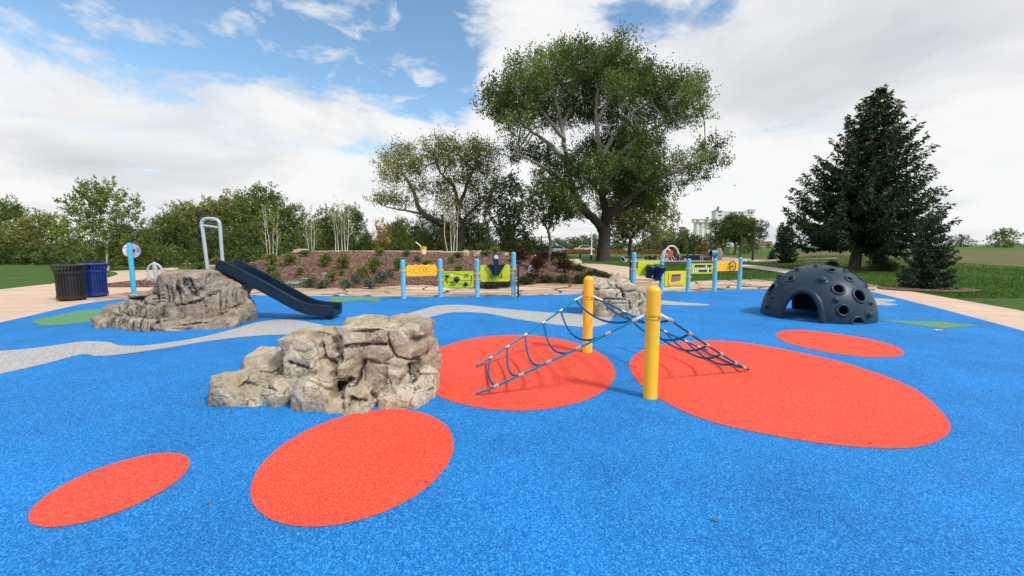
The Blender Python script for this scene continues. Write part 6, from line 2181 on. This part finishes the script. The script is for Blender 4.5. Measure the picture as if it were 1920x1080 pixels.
# short markers on the lawn
for px, py, lb in ((1108, 487, 'short black post on the lawn left of the great cottonwood'), (1088, 484, 'short black post on the lawn beside the dark thin pole')):
    P = gph(px, py, lawn_h); h = 8 * P.y / F
    t = thing('lawn_bollard', lb, 'bollard', P, 'short posts on the lawn')
    bm = NB(); lathe(bm, P, [(.09, 0), (.09, h * .8), (.11, h * .82), (.11, h * .92), (.05, h)], 12); fin('post', bm, MT['black'], t)
P = gph(1171, 491, lawn_h); s = P.y / F
bm = NB(); lathe(bm, P + Vector((0, 0, 4.5 * s)), [(.0, -.06), (5.2 * s, -.06), (5.6 * s, 0), (5.2 * s, .06), (.0, .06)], 24, (.25, -1, .2))
tag(fin('stone_disc', bm, MT['stone'], loc=P), 'round brown stone disc standing on edge in the lawn near the forked tree', 'stone disc')

# ------------------------------------------------------------------ far playground
YF = 41.5
def fp(px, py): return wp(px, py, YF)
gz = lawn_h(fp(1260, 485).x, YF)
# white double arch
P = fp(1262, 487); P.z = gz
t = thing('arch_climber', 'white double arch climber with red decoration on the far playground', 'arch climber', P)
for x0, x1, yt, dy in ((1244, 1273, 461, 0), (1248, 1270, 467.5, 1.2)):
    a, b, c = fp(x0, 487), fp(x1, 487), fp((x0 + x1) / 2, yt)
    w, h = (b.x - a.x) / 2, c.z - gz
    bm = NB()
    tube(bm, [Vector((a.x + w, YF + dy, gz)) + Vector((-w * math.cos(q), 0, h * math.sin(q) ** .8)) for q in np.linspace(0, PI, 28)], .075, 8)
    fin('arch', bm, MT['white'], t)
bm = NB()
for k in range(6):
    q = PI * (k + 1) / 7
    x = fp(1258.5, 480).x - 0.72 * math.cos(q)
    cyl(bm, (x, YF, gz), (x, YF + 1.2, gz + .9 * math.sin(q)), .04, None, 6)
fin('rung', bm, MT['white'], t)
bm = NB()
prism(bm, rrect(.55, .7, .2), fp(1257, 476), Vector((1, 0, 0)), up, Vector((0, 1, 0)), .08)
fin('climbing_panel', bm, paint('faded_red', (.42, .14, .10), .5), t, smooth=False)

MT['aqua'] = paint('aqua_plastic', (0.10, 0.36, 0.44), .5, .15)
# the two cast rocks and the turquoise tunnel
def far_rock(px, w, top, label, seed):
    P = fp(px, 488); P.z = gz - .05
    ww = w * YF / F; h = fp(px, top).z - gz
    bm = NB()
    stone(bm, P + Vector((0, .3, h * .36)), (ww, ww * .9, h * .9), (0, .06, .2), seed, 26, .6)
    stone(bm, P + Vector((ww * .05, .3, h * .72)), (ww * .7, ww * .7, h * .62), (0, .18, .5), seed + 3, 24, .4)
    me = fuse(bm, .05, 2, chisel(1.6, .09, .04, 1.4, seed))
    return tag(put('climbing_boulder', me, MT['rock_dark'], loc=P), label, 'climbing rock')
far_rock(1349, 17, 464.5, 'tall grey cast rock right of the turquoise tunnel on the far playground', 301)
far_rock(1330, 11, 467, 'smaller grey cast rock left of the turquoise tunnel on the far playground', 305)
a, b = fp(1333, 474.5), fp(1345, 474.5)
P = a.lerp(b, .5)
t = thing('crawl_tunnel', 'turquoise crawl tunnel bridging the two far grey rocks', 'tunnel', P)
bm = NB(); lathe(bm, a, [(.28, 0), (.28, (b - a).length), (.25, (b - a).length), (.25, 0)], 24, (1, 0, 0)); fin('tube', bm, MT['aqua'], t)
bm = NB()
for f in (.1, .5, .9):
    lathe(bm, a.lerp(b, f) - Vector((.03, 0, 0)), [(.28, 0), (.31, .01), (.31, .05), (.28, .06)], 24, (1, 0, 0))
fin('collar', bm, MT['aqua'], t)

MT['purple'] = paint('purple_paint', (0.07, 0.03, 0.11), .5, .1)
# dark climbing frames of the far playground
def climber(px0, px1, top, label, seed, deck=True, back=0.0):
    r = random.Random(seed); YF = 41.5 + back
    a, b = fp(px0, 488), fp(px1, 488)
    P = a.lerp(b, .5); P.z = gz
    t = thing('play_structure', label, 'play structure', P)
    w = b.x - a.x; h = fp(px0, top).z - gz
    n = max(3, int(w / 1.0))
    for i in range(n):
        x = a.x + w * i / (n - 1)
        for dy in (0, 1.5):
            hh = h * r.uniform(.45, 1.15)
            bm = NB(); tube(bm, [(x, YF + dy, gz), (x, YF + dy, gz + hh * .96), (x, YF + dy, gz + hh)], [.09, .09, .05], 8); fin('post', bm, MT[r.choice(('black', 'navy', 'purple', 'black'))], t)
    if deck:
        bm = NB(); box(bm, (P.x, YF + .75, gz + h * .45), (w * .96, 1.4, .22), None, .02); fin('deck', bm, MT['navy'], t)
        bm = NB(); prism(bm, [(-w * .45, 0), (w * .45, 0), (w * .45, h * .72), (w * .1, h * .60), (-w * .45, h * .68)], (P.x, YF - .10, gz + h * .06), (1, 0, 0), (0, 0, 1), (0, 1, 0), .05); fin('side_panel', bm, MT['navy'], t, smooth=False)
    bm = NB()
    for i in range(n - 1):
        x = a.x + w * i / (n - 1); x2 = a.x + w * (i + 1) / (n - 1)
        cyl(bm, (x, YF, gz + h * .85), (x2, YF, gz + h * r.uniform(.6, .9)), .06, None, 6)
        cyl(bm, (x, YF, gz + h * .6), (x2, YF, gz + h * .35), .06, None, 6)
    fin('railing', bm, MT['slate'], t)
    return t
climber(1291, 1311, 475.5, 'long dark blue play structure left of the far grey rocks', 1)
climber(1273, 1288, 478.5, 'dark open climbing frame between the white arches and the dark blue structure', 2, False, 1.0)
climber(1243, 1260, 479.5, 'low dark climbing frame beneath the white arches', 3, False, 2.0)
climber(1263, 1271, 476.5, 'narrow dark climbing frame in front of the right foot of the white arches', 5, False, -.6)
climber(1228, 1239, 480, 'low black play frame between the blue bin and the white arches', 6, True, 1.5)
climber(1316, 1326, 478.5, 'small dark spring seat frame in front of the smaller far rock', 4, False, -.8)
c_ = copy_tree(bin1); c_['label'] = 'blue litter bin on the far playground edge behind the drum panel'; c_.location = gph(1228, 487.5, lawn_h); c_.scale = (.62, .62, .45)
c_ = copy_tree(bin2); c_['label'] = 'black litter bin left of the blue one on the far playground edge'; c_.location = gph(1219, 487.5, lawn_h); c_.scale = (.62, .62, .45)

# rust and yellow-green young trees round the far playground
tO = make_tree('autumn_tree', 'rust coloured young tree right of the white arches on the far playground', 'tree', 6, 3.0, 'leaf_orange', 81, .15, .3, 14, 10, .5, .18, 11, 0, 'bark', 1.0, .05, shell=.2)
AG = 'rust coloured young trees round the far playground'
tO['group'] = AG
tree_at(tO, 1321, 485, 450, 50, .9)
for px, pt, wf, Y, lb in ((1347, 458, 1.1, 53, 'rust coloured young tree behind the tall far grey rock'), (1240, 462, .8, 52, 'small rust coloured tree left of the white arches'), (1263, 464, .9, 56, 'rust tree showing through the white arches'), (1426, 462, 1.2, 90, 'rust tree far off right of the park lamp'), (1303, 462, .7, 60, 'slim rust tree behind the long dark blue play structure')):
    c = again(tO, lb); tree_at(c, px, 480, pt, Y, wf)
tY_ = make_tree('yellow_green_tree', 'slender yellow green young tree right of the white arches', 'tree', 6, 2.2, 'leaf_lightyg', 82, .12, .3, 12, 10, .4, .17, 11, 0, 'bark', 1.2, .05, up_bias=.9, shell=.2)
tY_['group'] = 'slender yellow green young trees'
tree_at(tY_, 1286, 482, 450, 52, .9)
c = again(tY_, 'slender yellow green tree left of the park lamp on the pad'); tree_at(c, 1394, 480, 446, 66, 1.4)

# row of trees far behind
farP = [make_tree('far_tree', 'x', 'tree', 6, 6.2, 'leaf_green', 91, .02, .22, 16, 11, .8, .34, 10, 0, 'bark', .8, base=-.03, tints=(.25, .6)),
        make_tree('far_tree', 'x', 'tree', 6, 6.0, 'leaf_dark', 92, .02, .22, 16, 11, .8, .34, 10, 0, 'bark', .8, base=-.03)]
fu = set()
FT = [(1002, 446, 110, 0, 1.7, 'light green far tree left of the bare grey trunk'), (1045, 448, 110, 0, 1.9, 'light green far tree right of the bare grey trunk'), (1072, 446, 120, 0, 1.8, 'pale green far tree in the middle of the distant row left of the great cottonwood'), (1092, 442, 120, 1, 1.7, 'dark far tree next to the pale wooden pole'), (1112, 440, 115, 1, 1.5, 'tallest dark far tree touching the great cottonwood trunk'),
      (1152, 450, 120, 0, 1.7, 'olive far tree just right of the great cottonwood trunk'), (1172, 453, 120, 0, 1.6, 'low far tree in front of the white shed'), (1210, 446, 80, 0, 1.3, 'green tree behind the first blue post of the right panel row'), (1232, 443, 85, 1, 1.5, 'dark tree left of the white arches in front of the grey mill buildings'), (1257, 436, 80, 1, 1.5, 'broad dark tree behind the white arches'), (1278, 433, 82, 1, 1.4, 'tallest dark tree between the white arches and the silos'),
      (1300, 441, 80, 1, 1.4, 'dark round tree at the foot of the white silos, left'), (1326, 439, 84, 1, 1.4, 'dark round tree at the foot of the white silos, right'), (1349, 445, 82, 1, 1.3, 'dark tree left of the elm trunk'), (1402, 445, 80, 1, 1.3, 'dark tree right of the elm trunk behind the park lamp'), (1418, 458, 130, 0, 1.0, 'small far tree on the horizon right of the park lamp'), (1440, 458, 140, 0, 1.2, 'small olive tree on the horizon left of the young spruces'),
      (1500, 455, 90, 1, 1.4, 'dark tree behind the left skirts of the large spruce'), (1545, 458, 100, 0, 1.5, 'green tree seen under the boughs of the large spruce'), (1640, 452, 110, 1, 1.5, 'dark tree beyond the dry slope right of the large spruce'), (1720, 455, 110, 0, 1.5, 'green tree beyond the dry slope behind the blue green spruce'), (1800, 440, 90, 1, 1.4, 'dark broad tree at the far end of the dry slope'), (1880, 430, 80, 0, 1.4, 'green broad tree past the end of the dry slope')]
for px, pt, Y, k, wf, lb in FT:
    c = farP[k] if k not in fu else again(farP[k], lb)
    fu.add(k); c['label'] = lb; c['group'] = 'distant trees along the horizon'
    tree_at(c, px, 474, pt, Y, wf, 6.0, random.uniform(0, 6))
# red and rust ground planting on the far side of the lawn
parts = []; gr = np.random.default_rng(8)
for i in range(120):
    px = gr.uniform(1055, 1245); Y = gr.uniform(72, 80)
    p = wp(px, 472, Y); z = lawn_h(p.x, Y)
    parts.append(sprigs(np.array([p.x, Y, z + .25]), np.array([.8, .5, .35]), 14, .3, 8, .2, .5, gr.uniform(.2, .9), gr, .1))
o = bpy.data.objects.new('ground_planting', foliage('ground_planting', parts)); COL.objects.link(o); o.data.materials.append(MT['leaf_orange']); tag(o, kind='stuff')

# ------------------------------------------------------------------ grain elevator and mill
YE = 300.0
def ep(px, py): return wp(px, py, YE)
mx_ = YE / F
white = paint('white_concrete', (0.70, 0.70, 0.70), .7, .08, .08)
greyw = paint('grey_cladding', (0.28, 0.32, 0.36), .6, .15, .1)
brick = paint('rust_cladding', (0.26, 0.15, 0.11), .7, .15, .1)
bank = ep(1320, 470); bank.z = 0
el_ = thing('grain_elevator', 'white grain elevator with round silos, stepped headhouse and long roof gallery', 'grain elevator', bank)
for i in range(9):
    px = 1304 + i * 9.6
    c = ep(px, 470); c.z = 0
    top = ep(px, 417).z if i < 4 else ep(px, 404).z
    bm = NB(); lathe(bm, c, [(5.0 * mx_, 0), (5.0 * mx_, top), (.01, top)], 24); fin('silo', bm, white, el_)
def eb(name, x0, x1, y0, y1, mat, depth=8, dy=0, par=None):
    a, b = ep(x0, y1), ep(x1, y0)
    bm = NB(); box(bm, ((a.x + b.x) / 2, YE + dy, (a.z + b.z) / 2), (b.x - a.x, depth, b.z - a.z), None, .05); return fin(name, bm, mat, par or el_, smooth=False)
hg = eb('gallery', 1298.5, 1338, 411.5, 417.5, white, 4.2, -.4)
eb('roof_edge', 1298, 1338, 411, 412.2, greyw, 4.4, -.4, hg)
for x in (1305, 1321): eb('window', x - 3, x + 3, 413.5, 415.5, MT['glass_dark'], .2, -2.6, hg)
hh = eb('headhouse', 1336.5, 1351, 396, 418, white, 6, -.6)
eb('roof_edge', 1336, 1351.5, 395.5, 396.5, greyw, 6.2, -.6, hh)
for y in (397.8, 404.2): eb('window', 1342, 1348.5, y - .8, y + .9, MT['glass_dark'], .2, -3.7, hh)
lg = eb('gallery', 1351, 1412, 397.5, 404.5, white, 4, 0)
eb('roof_edge', 1351, 1413, 397, 398, greyw, 4.3, 0, lg)
for x in (1369, 1374, 1384, 1389, 1401.5): eb('window', x - 1.7, x + 1.7, 399, 401, MT['glass_dark'], .2, -2.1, lg)
tw = eb('end_tower', 1403.5, 1412, 393.5, 397, white, 4, 0)
eb('roof_edge', 1403, 1414.5, 393, 393.8, greyw, 4.3, 0, tw)
eb('door', 1405.5, 1407.5, 396.5, 401.5, MT['bin_blue'], .2, -2.2, lg)
bm = NB()
a = ep(1345.5, 396)
tube(bm, [a, a + up * 3.6], .35, 6); box(bm, a + up * 1.6, (1.9, 1, .5)); box(bm, a + up * 2.6 + Vector((.5, 0, 0)), (1.6, .8, .4)); box(bm, a + Vector((-.7, 0, .5)), (2.4, 1.2, .8))
fin('roof_mast', bm, MT['slate'], el_, smooth=False)
a = ep(1326, 411)
bm = NB(); box(bm, a + up * .8, (1.6, 1.2, 1.5)); tube(bm, [a + Vector((-.8, 0, 1)), a + Vector((-.8, 0, 2))], .2, 6); fin('roof_vent', bm, greyw, el_, smooth=False)
def mill(label, parts_, loc):
    t = thing('mill_building', label, 'industrial building', loc)
    for n_, x0, x1, y0, y1, m_, d in parts_:
        eb(n_, x0, x1, y0, y1, m_, d, 10, t)
    return t
mill('tall grey and rust mill tower left of the white silos', [('tower', 1286, 1293, 426, 470, brick, 6), ('annex', 1293, 1298, 429, 470, greyw, 5), ('roof', 1285.5, 1293.5, 424.5, 426, brick, 6.4), ('window', 1294, 1297.5, 432, 435, MT['glass_dark'], 5.3), ('window', 1288, 1291, 430, 434, MT['glass_dark'], 6.5)], ep(1291, 470))
t = mill('low grey mill sheds with rooftop machinery behind the dark trees', [('shed', 1240, 1258, 432, 470, greyw, 8), ('shed', 1258, 1270, 433.5, 470, greyw, 7), ('tower', 1230, 1240, 421, 470, MT['slate'], 6), ('roof_unit', 1246, 1250, 428.5, 432, greyw, 3), ('roof_unit', 1266, 1269.5, 424, 433.5, brick, 3)], ep(1252, 470))
bm = NB(); tube(bm, [ep(1250, 432), ep(1268, 427), ep(1286, 434)], .3, 6); fin('conveyor', bm, greyw, t)
t = thing('white_shed', 'small white shed between the great cottonwood and the forked tree', 'shed', wp(1182, 470, 120))
def sb(name, x0, x1, y0, y1, m_, Y, d, par):
    a, b = wp(x0, y1, Y), wp(x1, y0, Y)
    bm = NB(); box(bm, ((a.x + b.x) / 2, Y, (a.z + b.z) / 2), (b.x - a.x, d, b.z - a.z), None, .03); return fin(name, bm, m_, par, smooth=False)
sb('wall', 1166, 1200, 463, 474, MT['white'], 120, 5, t); sb('roof', 1165, 1201, 461.5, 463, greyw, 120, 5.6, t); sb('door', 1172, 1176, 466, 473.5, greyw, 120, 5.2, t)
for i, (x0, x1, y, lb) in enumerate(((1421, 1428, 457, 'pinkish far house on the horizon right of the park lamp, left one'), (1434, 1440, 456, 'tan far house on the horizon left of the young spruces'))):
    t = thing('far_house', lb, 'house', wp(x0, 466, 230))
    sb('wall', x0, x1, y + 2, 468, MT['stone'], 230, 8, t)
    A_, B_ = wp(x0 - .6, y + 2, 230), wp(x1 + .6, y + 2, 230)
    bm = NB(); w = B_.x - A_.x
    prism(bm, [(0, 0), (w, 0), (w / 2, 1.6)], A_ - Vector((0, 4.4, 0)), (1, 0, 0), (0, 0, 1), (0, 1, 0), 8.8); fin('roof', bm, brick, t, smooth=False)
    sb('window', x0 + 2, x0 + 3.4, y + 4.5, y + 7.5, MT['glass_dark'], 226, .2, t)

# ------------------------------------------------------------------ cars
def car(px, py, Y, col, label, rz=0.0):
    P = wp(px, 470, Y); P.z = lawn_h(P.x, P.y) + .02
    t = thing('parked_car', label, 'car', P, 'cars parked beyond the lawn')
    m = paint('car_paint', col, .25, .05, 3, coat=.5)
    body = [(-2.2, .35), (-2.2, .75), (-2.05, .88), (-1.35, .95), (-.75, 1.42), (.65, 1.45), (1.45, .95), (2.1, .85), (2.25, .6), (2.2, .33)]
    bm = NB(); prism(bm, body, P - Vector((0, .85, 0)), (1, 0, 0), (0, 0, 1), (0, 1, 0), 1.7); bmesh.ops.bevel(bm, geom=list(bm.edges), offset=.06, segments=2, affect='EDGES'); fin('body', bm, m, t)
    bm = NB(); prism(bm, [(-1.15, .97), (-.70, 1.36), (.60, 1.38), (1.2, .97)], P - Vector((0, .865, 0)), (1, 0, 0), (0, 0, 1), (0, 1, 0), 1.73); fin('window', bm, MT['glass_dark'], t, smooth=False)
    for x in (-1.4, 1.4):
        for y in (-.8, .8):
            bm = NB(); cyl(bm, P + Vector((x, y - .1, .33)), P + Vector((x, y + .1, .33)), .33, None, 18); w_ = fin('wheel', bm, MT['black'], t)
            bm = NB(); cyl(bm, P + Vector((x, y - .11, .33)), P + Vector((x, y + .11, .33)), .19, None, 12); fin('rim', bm, MT['alu'], w_)
    for x, mm in ((2.2, 'white'), (-2.2, 'red')):
        for y in (-.6, .6):
            bm = NB(); box(bm, P + Vector((x, y, .68)), (.06, .3, .14)); fin('headlight' if x > 0 else 'tail_light', bm, MT[mm], t, smooth=False)
car(1044, 470, 78, (.35, .42, .48), 'silver blue parked car right of the bare grey trunk')
car(1051, 470, 84, (.03, .03, .035), 'dark parked car half behind the silver blue one')
car(1095, 470, 95, (.6, .6, .6), 'white parked car beyond the lawn left of the great cottonwood')

# a bird in the sky over the elm
P = wp(1378, 348, 60)
t = thing('bird', 'tiny dark bird gliding in the sky above the elm', 'bird', P)
bm = NB(); sphere(bm, P, .1, 2, (.7, 2.0, .6)); fin('body', bm, MT['black'], t)
for s_ in (-1, 1):
    bm = NB(); prism(bm, [(0, -.06), (.16, -.09), (.34, -.02), (.16, .06), (0, .08)], P + up * .02, (s_ * .95, 0, .3), (0, 1, 0), (0, 0, 1), .012); fin('wing', bm, MT['black'], t, smooth=False)
